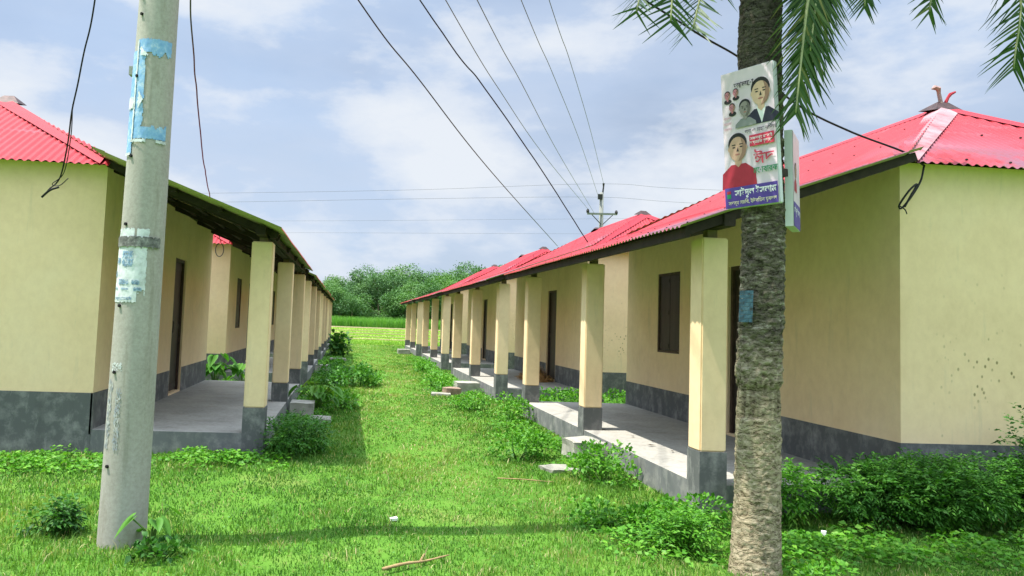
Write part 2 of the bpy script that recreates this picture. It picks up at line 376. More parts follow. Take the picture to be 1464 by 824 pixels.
def make_house(name, wallmat, XE, ZE, BO, FO, fcap, Y_LO, Y_HI):
    def roof_z(x):
        if x <= XW: return ZE + (x - XE) * (ZWR - ZE) / (XW - XE)
        return ZWR + (x - XW) * (ZR - ZWR) / (XRG - XW)
    root = empty(name, (0, 0, 0))
    # veranda floor
    mb = MB(); mb.box(0, XW, 0, LEN, -.25, ZP, 0, 1)
    mb.build('veranda_floor', [M_plat, M_conc], root)
    # walls
    mb = MB()
    wall_panel(mb, 0, LEN, -.25, ZW, XW, [DOOR, WIN], .11)
    for q in ([(XW, 0, -.25), (XB, 0, -.25), (XB, 0, ZW), (XW, 0, ZW)], [(XB, LEN, -.25), (XW, LEN, -.25), (XW, LEN, ZW), (XB, LEN, ZW)],
              [(XB, 0, -.25), (XB, LEN, -.25), (XB, LEN, ZW), (XB, 0, ZW)], [(XW, 0, ZW), (XB, 0, ZW), (XB, LEN, ZW), (XW, LEN, ZW)]):
        mb.add(q, [(0, 1, 2, 3)])
    mb.build('wall', wallmat, root)
    # dado: dark grey band round the foot of the walls, 4 mm proud
    e = .005; mb = MB()
    mb.box(XW, XB + e, -e, .02, -.25, ZD); mb.box(XW, XB + e, LEN - .02, LEN + e, -.25, ZD); mb.box(XB - .02, XB + e, .02, LEN - .02, -.25, ZD)
    for y0, y1 in ((-e, DOOR[0] - .03), (DOOR[1] + .03, LEN + e)):
        mb.box(XW - e, XW + .02, y0, y1, ZP - .05, ZD)
    mb.build('dado_band', M_dado, root)
    # columns
    for k in range(3):
        y = k * A
        y0, y1 = y - (.004 if k != 1 else 0), y + S + (.004 if k != 1 else 0)
        bm = bmesh.new()
        bmesh.ops.create_cube(bm, size=1)
        for v in bm.verts:
            v.co = Vector((-.004 + (v.co.x + .5) * (S + .004), y0 + (v.co.y + .5) * (y1 - y0), ZCD + (v.co.z + .5) * (ZCT - ZCD)))
        bmesh.ops.subdivide_edges(bm, edges=bm.edges[:], cuts=1)
        bmesh.ops.bevel(bm, geom=[ed for ed in bm.edges if ed.calc_face_angle(0) > 1], offset=.012, segments=2, affect='EDGES')
        me = bpy.data.meshes.new('column'); bm.to_mesh(me); bm.free(); me.materials.append(wallmat)
        for p in me.polygons: p.use_smooth = False
        c = bpy.data.objects.new('column', me); COL.objects.link(c); c.parent = root
        mb = MB(); mb.box(-.008, S + .004, y0 - .004, y1 + .004, -.25, ZCD); mb.build('column_base', M_dado, c)
        mb = MB(); mb.box(.07, .16, y + .06, y + .15, ZCT - .002, ZCT + .10); mb.build('post_block', M_wood2, c)
    # door and window
    f = MB(); a, b_, c0, d = DOOR; t = .05
    f.box(XW + .03, XW + .09, a, a + t, c0, d); f.box(XW + .03, XW + .09, b_ - t, b_, c0, d); f.box(XW + .03, XW + .09, a + t, b_ - t, d - t, d)
    dr = f.build('door', M_rust, root)
    f = MB(); f.box(XW + .065, XW + .108, a + t, b_ - t, c0 + .01, d - t)
    for z in (c0 + .05, c0 + 1.0, d - t - .13): f.box(XW + .055, XW + .064, a + t + .02, b_ - t - .02, z, z + .08)
    f.build('door_leaf', M_door, dr)
    f = MB(); f.tube([(XW + .052, b_ - .17, c0 + .95), (XW + .02, b_ - .17, c0 + .95), (XW + .02, b_ - .17, c0 + 1.12), (XW + .052, b_ - .17, c0 + 1.12)], .009, 6)
    f.build('handle', M_iron, dr)
    f = MB(); a, b_, c0, d = WIN; t = .035
    f.box(XW + .01, XW + .06, a, a + t, c0, d); f.box(XW + .01, XW + .06, b_ - t, b_, c0, d)
    f.box(XW + .01, XW + .06, a + t, b_ - t, d - t, d); f.box(XW + .01, XW + .06, a + t, b_ - t, c0, c0 + t)
    w = f.build('window', M_rust, root); mid = (a + b_) / 2
    for y0, y1 in ((a + t + .003, mid - .006), (mid + .006, b_ - t - .003)):
        f = MB(); f.box(XW + .028, XW + .05, y0, y1, c0 + t + .004, d - t - .004)
        for z in (c0 + .08, (c0 + d) / 2 - .03, d - .15): f.box(XW + .02, XW + .0275, y0 + .03, y1 - .03, z, z + .06)
        f.build('shutter', M_door, w)
    # roof: corrugated sheets
    mb = MB(); PW = (Y_HI - Y_LO) / 86; AMP = .011
    def cz(s): return AMP * math.cos(2 * math.pi * (s - Y_LO) / PW)
    ys = [y for y in np.arange(Y_LO, Y_HI + .001, PW / 6)]
    def hipx(y):
        yy = min(y, LEN - y)
        return XW + max(0.0, min(1.0, (yy + OH) / (DY + OH))) * (XRG - XW)
    def front(y):
        xt = hipx(y); pts = []
        for x, up_ in ((XE, 0), (XE + .7, 0), (XW - .14, 0), (XW - .139, .009), (XW, .004)):
            pts.append((x, y, roof_z(x) + cz(y) + wob(x, y) + up_))
        for q in (.25, .5, .75, 1):
            x = XW + (xt - XW) * q
            pts.append((x, y, roof_z(x) + cz(y) + wob(x, y)))
        return pts[::-1]
    corr_sheet(mb, ys, front)
    zb = lambda x: ZR - (x - XRG) * (ZR - ZWR) / (XRG - XW)
    def back(y):
        x0 = 2 * XRG - hipx(y)
        return [(x, y, zb(x) + cz(y)) for x in np.linspace(XB + .28, x0, 4)][::1]
    corr_sheet(mb, [y for y in ys if -OH <= y <= LEN + OH], lambda y: back(y))
    sl = (ZR - ZWR) / DY
    xs = np.arange(XW - .05, XB + .0501, PW / 5)
    def hipend(x, far):
        top = DY * max(0, 1 - abs(x - XRG) / (XRG - XW + .09)) if abs(x - XRG) > .04 else DY
        top = max(top, -.10)
        pts = []
        for y in np.linspace(-.16, top, 4):
            z = ZWR + y * sl + cz(x) + wob(x, y + 5)
            pts.append((x, y if not far else LEN - y, z))
        return pts
    corr_sheet(mb, xs, lambda x: hipend(x, False)[::-1])
    corr_sheet(mb, xs, lambda x: hipend(x, True))
    for x in (XE + .09, XE + .85, XW - .10, XW + .6, XW + 1.2):     # roofing nails on the crests
        for q in range(1, 86, 5):
            y = Y_LO + q * PW
            if (x > XW and hipx(y) < x + .25) or not (0 < y < LEN) and x > XW: continue
            z = roof_z(x) + AMP + wob(x, y); mb.box(x - .006, x + .006, y - .006, y + .006, z - .004, z + .006, 1)
    for q in range(2, 40, 5):
        x = XW + q * PW
        for y in (-.06, .75):
            if abs(x - XRG) > (XRG - XW) * (1 - y / DY) - .25: continue
            z = ZWR + y * (ZR - ZWR) / DY + wob(x, y + 5); mb.box(x - .008, x + .008, y - .008, y + .008, z + .004, z + .017, 1)
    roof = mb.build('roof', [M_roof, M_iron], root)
    # sheets must face up: flip by normal
    bm = bmesh.new(); bm.from_mesh(roof.data)
    for fc in bm.faces:
        fc.normal_update()
        if fc.normal.z < 0: fc.normal_flip()
        fc.smooth = True
    bm.to_mesh(roof.data); bm.free()
    def cap(p, q, n1, n2, w, name, m):
        """folded flashing along p-q lying on two planes with down-slope directions n1, n2"""
        mb = MB(); p, q, n1, n2 = map(Vector, (p, q, n1, n2)); up = Vector((0, 0, .017)); K = 7
        P = [p.lerp(q, i / (K - 1)) for i in range(K)]
        vs = []
        for i, c in enumerate(P):
            dz = Vector((0, 0, .006 * noise.noise(c * 2)))
            w_ = w * (1 - .35 * i / (K - 1))
            vs += [c + n1 * w_ + up + dz - Vector((0, 0, .004)), c + n1 * w_ * .4 + up + dz, c + up * 1.5 + dz, c + n2 * w_ * .4 + up + dz, c + n2 * w_ + up + dz - Vector((0, 0, .004))]
        fs = [(i * 5 + j, i * 5 + j + 1, i * 5 + j + 6, i * 5 + j + 5) for i in range(K - 1) for j in range(4)]
        mb.add(vs, fs); o = mb.build(name, m, roof)
        bm = bmesh.new(); bm.from_mesh(o.data)
        for fc in bm.faces:
            fc.normal_update()
            if fc.normal.z < 0: fc.normal_flip()
        bm.to_mesh(o.data); bm.free()
        return o
    sm = (ZR - ZWR) / (XRG - XW)
    dn_f = Vector((-1, 0, -sm)).normalized(); dn_b = Vector((1, 0, -sm)).normalized()
    cap((XRG, DY, ZR), (XRG, LEN - DY, ZR), dn_f, dn_b, .16, 'ridge_cap', M_cap)
    for far in (False, True):
        ya = DY if not far else LEN - DY; ye = -.05 if not far else LEN + .05
        dn_e = Vector((0, -1 if not far else 1, -sl)).normalized()
        for sx in (-1, 1):
            xe = XRG + sx * (XRG - XW - .03)
            o = cap((XRG, ya, ZR), (xe, ye, ZWR - .012), (dn_f if sx < 0 else dn_b), dn_e, .26, 'hip_cap',
                    fcap if (sx < 0 and not far) else M_cap)
        # crumpled tin finial closing the end of the ridge
        mb = MB(); s = -1 if not far else 1
        mb.add([(XRG - .16, ya + s * .10, ZR - .05), (XRG + .16, ya + s * .12, ZR - .05), (XRG + .15, ya - s * .2, ZR + .0), (XRG - .15, ya - s * .2, ZR + .0),
                (XRG - .06, ya, ZR + .07), (XRG + .06, ya + s * .02, ZR + .062), (XRG, ya - s * .14, ZR + .05)],
               [(0, 1, 5, 4), (1, 2, 6, 5), (3, 0, 4, 6), (2, 3, 6), (4, 5, 6)])
        fin = mb.build('finial', M_tin, roof)
        if fcap is M_cap or far: continue
        for pts, rr, mm in (([(XRG - .02, ya, ZR + .05), (XRG - .035, ya + .01, ZR + .16), (XRG - .05, ya, ZR + .225), (XRG - .10, ya, ZR + .235), (XRG - .135, ya, ZR + .215)], [.024, .022, .032, .028, .006], M_tinw),
                            ([(XRG + .03, ya, ZR + .05), (XRG + .07, ya, ZR + .13), (XRG + .10, ya, ZR + .17), (XRG + .16, ya, ZR + .20)], [.02, .016, .02, .012], M_cap)):
            mb = MB(); mb.tube(pts, rr, 6, 0); mb.build('bent_flap', mm, fin)
    # timber under the sheets
    mb = MB(); zt = lambda x: roof_z(x) - .02
    mb.box(.065, .165, -.26, LEN + .26, zt(.07) - .10, zt(.07) - .0); mb.build('veranda_beam', M_wood, root)
    mb = MB(); mb.box(XE + FO, XE + FO + .04, -BO - .02, LEN + BO + .02, zt(XE + FO) - .09, zt(XE + FO) - .012); mb.build('fascia_board', M_wood, root)
    for y in (-min(BO, -Y_LO - .02), LEN + BO):
        mb = MB(); mb.bar((XE + .08, y, zt(XE + .08) - .04), (XW - .02, y, zt(XW) - .04), .035, .075); mb.build('barge_board', M_wood, root)
    for y in (S / 2 + .12, A * .5, A + S / 2, A * 1.5, LEN - S / 2 - .12):
        mb = MB(); mb.bar((XE + .09, y, zt(XE + .09) - .045), (XW - .003, y, zt(XW) - .045), .06, .075); mb.build('rafter', M_wood, root)
    for x in (.55, 1.05, 1.5):
        mb = MB(); mb.box(x, x + .05, -.22, LEN + .22, zt(x) - .035, zt(x) - .003); mb.build('purlin', M_wood, root)
    return root

H_GROUP_R = 'cream houses in the row behind the palm'
H_GROUP_L = 'cream houses in the row behind the concrete pole'
near = make_house('bungalow', M_wall_s, -.33, 2.42, .22, .06, M_cap_f, -.30, LEN + .30)
lnear = make_house('bungalow', M_wall, -.14, 2.465, .06, .13, M_cap, -.08, LEN + .60)
near.location = (XRr, YR, 0)
R_lab = ['cream house directly behind the palm trunk, its hip flashing faded and end wall splattered',
         'cream red-roofed house next beyond the palm one, brown straw heaped by its open door',
         'third cream red-roofed house counting away from the palm',
         'last cream red-roofed house of the palm row, its end standing against the rice field']
L_lab = ['cream red-roofed house directly behind the concrete pole, dado and veranda floor facing the lawn',
         'second cream house from the concrete pole, big-leaved plants before its end wall',
         'third cream house counting away from the concrete pole, only veranda columns and eave showing',
         'last cream house of the concrete pole row, its end column standing beside the leafy shrub']
for k in range(4):
    o = near if k == 0 else copy_tree(near)
    if k:
        for c in kids(o):
            for q in kids(c):
                for g in kids(q):
                    if g.name.startswith('bent_flap'): bpy.data.objects.remove(g)
                if q.name.startswith('hip_cap') and q.material_slots[0].material == M_cap_f:
                    q.material_slots[0].link = 'OBJECT'; q.material_slots[0].material = M_cap
    o.location = (XRr, YR + k * PITCH, 0)
    tag(o, R_lab[k], 'house', H_GROUP_R)
for k in range(4):
    o = lnear if k == 0 else copy_tree(lnear)
    o.location = (XL, YL + k * PITCH + LEN, 0); o.rotation_euler = (0, 0, math.pi)
    tag(o, L_lab[k], 'house', H_GROUP_L)

# ------------------------------------------------------------------ concrete utility pole
def surf(c0, c1, r0, r1, z, ang, extra=0.0):
    """point on the tapered pole at height z, angle ang (0 = towards the viewer side -Y, + = towards +X)"""
    t = z / 9.2
    c = Vector(c0).lerp(Vector(c1), t); r = r0 + (r1 - r0) * t + extra
    return Vector((c.x + r * math.sin(ang), c.y - r * math.cos(ang), z))
PC0, PC1, PR0, PR1 = (-1.448, 5.55, 0), (-1.40, 5.60, 9.2), .158, .098
def ps(z, a, e=.002): return surf(PC0, PC1, PR0, PR1, z, a, e)
pole = empty('utility_pole', (PC0[0], PC0[1], 0))
tag(pole, 'grey concrete electricity pole with torn blue and white posters', 'utility pole')
def parent_keep(o, p):
    o.parent = p; o.matrix_parent_inverse = Matrix.Translation(p.location).inverted()
    return o
mb = MB(); n = 48; Zs = np.linspace(-.3, 9.2, 60); vs = []; fs = []
for z in Zs:
    for k in range(n):
        a = 2 * math.pi * k / n
        vs.append(ps(z, a, .0015 * noise.noise((math.cos(a) * 2, math.sin(a) * 2, z * 2))))
for i in range(len(Zs) - 1):
    for k in range(n): fs.append((i * n + k, i * n + (k + 1) % n, (i + 1) * n + (k + 1) % n, (i + 1) * n + k))
fs.append(tuple((len(Zs) - 1) * n + k for k in range(n)))
mb.add(vs, fs); parent_keep(mb.build('shaft', M_pole, smooth=True), pole)
def patch(name, za, zb, aa, ab, m, e=.004, rag=.02, seed=0, mask=None, nz=40, na=26):
    """a sheet of paper pasted round the shaft with a torn outline"""
    mb = MB(); idx = {}
    def vid(i, j):
        if (i, j) not in idx:
            u, v = i / na, j / nz
            aj = aa + (ab - aa) * u; zj = za + (zb - za) * v
            if i in (0, na): aj += rag * 3 * noise.noise((seed, j * .9, 1.3))
            if j in (0, nz): zj += rag * noise.noise((seed + 9, i * .9, 4.1))
            idx[i, j] = len(mb.v); mb.v.append(tuple(ps(zj, aj, e + .001 * noise.noise((i * .3, j * .3, seed)))))
        return idx[i, j]
    for i in range(na):
        for j in range(nz):
            if mask and not mask((i + .5) / na, (j + .5) / nz): continue
            mb.f.append((vid(i, j), vid(i + 1, j), vid(i + 1, j + 1), vid(i, j + 1))); mb.m.append(0)
    return parent_keep(mb.build(name, m), pole)
def paper(name, c1, c2, c3=None, sc=14):
    m, nt, b = mat(name); nn = noise_tex(nt, sc, 6, .7)
    st = [(.36, c1), (.52, c2)] + ([(.66, c3)] if c3 else [])
    L(nt, ramp(nt, nn.outputs[0], st).outputs[0], b.inputs['Base Color']); b.inputs['Roughness'].default_value = .7
    return m
M_blue = paper('faded_blue_paper', (.16, .33, .56), (.24, .43, .64), (.50, .60, .68))
M_white = paper('dirty_white_paper', (.44, .47, .46), (.62, .66, .66), (.72, .75, .76))
M_print = paper('washed_print', (.10, .16, .24), (.22, .34, .46), (.60, .64, .66), 30)
M_tape = paper('grimy_tape', (.07, .07, .065), (.16, .16, .15), (.30, .30, .28), 22)
M_hole = plain('bolt_hole_black', (.012, .012, .012), .9, .1)
M_stencil = paper('faded_stencil', (.20, .23, .27), (.34, .36, .36), (.44, .44, .39), 26)
DEG = math.pi / 180
def nzv(a, b, s): return noise.noise((a * 3.1, b * 3.1, s))
# blue C-shaped remains of a torn poster: spine, upper arm, lower arm
zb0, zb1 = 2.66, 3.42
def blue_mask(u, v):
    w = .30 + .05 * nzv(1, v * 4, 2.2)
    if u < w: return True
    if v > .84 + .05 * nzv(u * 3, 1, 5.5): return True
    if v < .13 + .04 * nzv(u * 3, 1, 7.5): return u < .97
    return False
patch('torn_poster', zb0 + .06, zb1, -42 * DEG, 62 * DEG, M_blue, .004, .015, 3, blue_mask, 60, 40)
patch('torn_poster', zb0 - .04, zb1 - .08, -72 * DEG, -38 * DEG, M_blue, .006, .02, 8)
patch('paper_edge', zb0 + .045, zb1 - .01, -40 * DEG, -35 * DEG, M_white, .009, .01, 5, None, 50, 3)
patch('paper_edge', zb0 + .035, zb0 + .055, -42 * DEG, 60 * DEG, M_white, .009, .012, 6, lambda u, v: not (.45 < u < .7), 2, 40)
patch('paper_edge', zb0 - .055, zb0 - .035, -72 * DEG, -40 * DEG, M_white, .0095, .01, 7, None, 2, 20)
patch('paper_edge', 2.93, 3.01, -70 * DEG, -40 * DEG, M_white, .011, .02, 12, None, 6, 10)
patch('paper_edge', 3.30, 3.36, -28 * DEG, -5 * DEG, M_white, .011, .03, 14, lambda u, v: u + v < 1.1, 8, 10)
patch('paper_edge', 2.92, 3.06, -25 * DEG, -12 * DEG, M_white, .011, .03, 15, lambda u, v: abs(v - .5) < .5 - u * .45, 14, 8)
# white notice with its washed-out print, held by a grimy band
patch('white_notice', 1.60, 1.985, -70 * DEG, 28 * DEG, M_white, .004, .02, 21, lambda u, v: not (u > .8 and v < .2 + .25 * nzv(u * 4, v * 4, 1)), 40, 40)
patch('white_notice', 2.03, 2.10, -62 * DEG, 30 * DEG, M_white, .005, .02, 22, lambda u, v: not (.6 < u < .66), 8, 30)
patch('tape_band', 1.975, 2.045, -80 * DEG, 62 * DEG, M_tape, .010, .02, 23, None, 8, 40)
for (a0, a1, z0, z1, sd) in ((-38, -6, 1.84, 1.945, 31), (-60, -44, 1.86, 1.90, 32), (-46, -14, 1.72, 1.755, 33), (-6, 14, 1.72, 1.75, 34), (-62, -50, 1.685, 1.70, 35), (0, 20, 1.675, 1.70, 36), (-35, -12, 1.683, 1.695, 37), (-62, -2, 1.617, 1.623, 38), (-62, -2, 1.629, 1.633, 39), (-68, -58, 1.77, 1.81, 40)):
    patch('faded_print', z0, z1, a0 * DEG, a1 * DEG, M_print, .007, .012, sd, (lambda u, v, s=sd: nzv(u * 5, v * 3, s) > -.25), 8, 18)
patch('stencil_mark', .62, 1.08, -58 * DEG, -40 * DEG, M_stencil, .003, .03, 51, lambda u, v: nzv(u * 3, v * 7, 3.3) > -.1, 40, 10)
patch('stencil_mark', .62, 1.02, -26 * DEG, -12 * DEG, M_stencil, .003, .03, 52, lambda u, v: nzv(u * 3, v * 9, 8.3) > -.05, 40, 8)
patch('stencil_mark', 1.14, 1.19, -50 * DEG, -15 * DEG, M_white, .003, .02, 53, lambda u, v: nzv(u * 5, v * 3, 2.3) > .05, 8, 16)
for z in (.51, 1.13, 1.575, 2.09 + .04, 2.60, 3.16, 3.60, 3.72):
    a = -36 * DEG; c = ps(z, a, .0125); mb = MB(); t = Vector((math.cos(a), math.sin(a), 0)); up = Vector((0, 0, 1)); nn_ = Vector((math.sin(a), -math.cos(a), 0))
    ring = [c + t * .011 * math.cos(k * math.pi / 5) + up * .011 * math.sin(k * math.pi / 5) for k in range(10)]
    back = [p - nn_ * .02 for p in ring]
    mb.add(ring + back, [tuple(range(10))] + [(k, (k + 1) % 10, 10 + (k + 1) % 10, 10 + k) for k in range(10)])
    parent_keep(mb.build('bolt_hole', M_hole), pole)
mb = MB(); c = ps(3.22, -88 * DEG, 0); mb.box(c.x - .028, c.x + .006, c.y - .03, c.y + .03, 3.19, 3.25); parent_keep(mb.build('step_stub', M_pole), pole)

# ------------------------------------------------------------------ wires
def catmull(pts, n=14):
    P = [Vector(p) for p in pts]; P = [P[0] * 2 - P[1]] + P + [P[-1] * 2 - P[-2]]
    out = []
    for i in range(1, len(P) - 2):
        a, b_, c, d = P[i - 1:i + 3]
        for k in range(n):
            t = k / n
            out.append(.5 * ((2 * b_) + (c - a) * t + (2 * a - 5 * b_ + 4 * c - d) * t * t + (3 * b_ - a - 3 * c + d) * t ** 3))
    out.append(P[-2]); return out
def wire(name, pts, r, m, label, cat='cable', group=None, extra=(), wob_=0.0):
    mb = MB(); c = catmull(pts)
    if wob_: c = [p + Vector((noise.noise(p * 2.2), noise.noise(p * 2.2 + Vector((9, 0, 0))), 0)) * wob_ for p in c]
    mb.tube(c, r, 6)
    for e in extra: mb.tube(catmull(e[0], 8), e[1], 6)
    return tag(mb.build(name, m, smooth=True), label, cat, group)
TOP = (-1.38, 5.62, 9.05)

WG = 'overhead power lines to the far pole'
for pts, r, lb in (
    ([(-5.487, -3.502, 8.416), (1.676, 15.171, 8.0), (4.175, 21.685, 8.064), (7.617, 30.289, 8.281), (15.48, 49.83, 9.33)], .011, 'thin wire to the near end of the crossarm on the far pole'),
    ([(-5.153, -3.014, 8.89), (2.368, 15.517, 8.2), (4.449, 20.647, 8.175), (8.04, 29.739, 8.276), (15.9, 49.83, 9.1)], .011, 'thin wire to the middle of the crossarm on the far pole'),
    ([(-3.994, -1.29, 9.497), (3.647, 17.192, 9.0), (5.736, 22.243, 9.028), (9.403, 31.502, 9.233), (16.2, 49.9, 10.2)], .010, 'thin wire to the clamp below the tip of the far pole'),
    ([(-2.947, -.066, 9.9), (4.618, 18.446, 9.6), (6.454, 22.938, 9.673), (10.158, 32.504, 9.967), (16.55, 49.95, 11.1)], .010, 'thin wire to the very tip of the far pole')):
    wire('power_line', pts, r, M_wire, lb, 'wire', WG)
wire('service_cable', [(-3.646, 4.901, 8.623), (-0.061, 13.104, 7.0), (1.302, 16.223, 6.649), (3.977, 22.471, 6.068), (10.287, 38.0, 5.534)], .014, M_cable, 'thick black cable farthest from the palm, slanting down behind the red ridges', 'cable')
wire('service_cable', [(-4.919, 6.252, 11.581), (0.874, 11.482, 6.4), (2.057, 12.55, 5.485), (3.36, 13.863, 4.467), (4.86, 15.62, 3.3)], .011, M_cable, 'black twisted cable ending on the second red roof beyond the palm', 'cable', None, (), .006)
wire('service_cable', [TOP, (.6, 5.95, 5.6), (1.8, 6.10, 4.62), (2.772, 6.211, 4.114), (3.284, 6.267, 3.891), (3.817, 6.325, 3.55), (4.342, 6.383, 3.362), (4.84, 6.36, 3.20), (5.06, 6.40, 3.10)], .009, M_cable,
     'black cable behind the palm trunk to the roof corner, its end looped down the wall', 'cable', None,
     [([(5.06, 6.40, 3.10), (5.0, 6.37, 2.95), (4.90, 6.36, 2.80), (4.82, 6.37, 2.70), (4.80, 6.37, 2.73), (4.88, 6.35, 2.86), (4.96, 6.36, 2.92), (4.90, 6.355, 2.82), (4.84, 6.36, 2.71)], .009),
      ([(4.80, 6.37, 2.72), (4.85, 6.37, 2.69), (4.87, 6.37, 2.65)], .005)])
wire('service_cable', [TOP, (-2.2, 6.9, 5.9), (-2.562, 7.622, 4.517), (-2.707, 7.861, 4.071), (-2.861, 8.112, 3.603), (-3.106, 8.6, 2.991), (-3.227, 8.62, 2.80), (-3.309, 8.65, 2.716)], .008, M_cable,
     'black cable dangling over the lawn-side end wall behind the concrete pole', 'cable', None,
     [([(-2.861, 8.09, 3.603), (-2.93, 8.3, 3.32), (-3.08, 8.6, 2.99), (-3.2, 8.62, 2.86), (-3.12, 8.62, 2.85), (-3.04, 8.62, 2.93)], .005),
      ([(-3.309, 8.65, 2.716), (-3.22, 8.62, 2.79), (-3.13, 8.62, 2.83)], .012)], .01)
wire('service_cable', [TOP, (-1.60, 6.7, 5.9), (-1.645, 7.564, 4.566), (-1.786, 8.707, 4.075), (-2.082, 11.093, 3.55), (-2.6, 15.2, 3.28), (-2.93, 17.98, 3.14)], .008, M_wire,
     'grey twisted cable hanging beside the concrete pole down to the veranda roof', 'cable', None,
     [([(-2.95 + .09 * math.sin(t), 17.99, 2.98 + .15 * math.cos(t)) for t in np.linspace(0, 6.2, 12)], .010)], .015)
for pts, lb in (([(-29.6, 50.4, 7.86), (-9.0, 50.4, 9.15), (4.29, 50.4, 10.1), (16.42, 50.05, 11.1), (23.7, 50.4, 11.17), (49, 50.4, 11.8)], 'highest faint wire crossing the sky through the far pole tip'),
                ([(-29.6, 50.4, 7.26), (-8.97, 50.4, 8.57), (4.31, 50.4, 9.5), (16.2, 50.05, 10.19), (23.73, 50.4, 10.21), (49, 50.4, 10.55)], 'second faint wire crossing the sky at the far pole clamp'),
                ([(-48.5, 95, 10.93), (-4.48, 95, 13.16), (17.0, 95, 14.4), (44.2, 95, 15.98)], 'faint level wire low in the sky, next above the lowest'),
                ([(-48.4, 95, 9.64), (-4.41, 95, 11.71), (17.07, 95, 12.67), (44.2, 95, 13.9)], 'lowest faint level wire just above the tree line')):
    wire('cross_line', pts, .008 if pts[0][1] < 60 else .010, M_wire, lb, 'wire', 'faint wires crossing the sky')


# far pole with crossarm beyond the palm-side roofs
fp = empty('utility_pole', (16.45, 50, 0)); tag(fp, 'distant wire pole with crossarm rising above the red roofs', 'utility pole')
M_far = plain('old_pole_timber', (.20, .21, .19), .85, .2, 3)
mb = MB(); mb.tube([(0, 0, -.3), (0, 0, 10.5)], [.2, .13], 12); mb.build('post', M_far, fp, True)
mb = MB(); mb.bar((-1.0, -.17, 9.02), (1.02, -.17, 9.08), .11, .12); mb.build('crossarm', M_far, fp)
for s in (-1, 1):
    mb = MB(); mb.bar((s * .72, -.17, 9.0), (s * .06, -.17, 8.35), .045, .045); mb.build('brace', M_iron, fp)
    mb = MB(); mb.tube([(s * .97, -.17, 9.08), (s * .97, -.17, 9.2), (s * .97, -.17, 9.33)], [.09, .11, .06], 8); mb.build('insulator', M_iron, fp)
mb = MB(); mb.tube([(.05, -.05, 10.4), (.10, -.05, 10.9), (.10, -.05, 11.12)], [.06, .05, .08], 8); mb.build('insulator', M_iron, fp)
mb = MB(); mb.bar((-.28, -.1, 10.2), (.02, -.1, 10.2), .12, .35); mb.build('clamp', M_iron, fp)

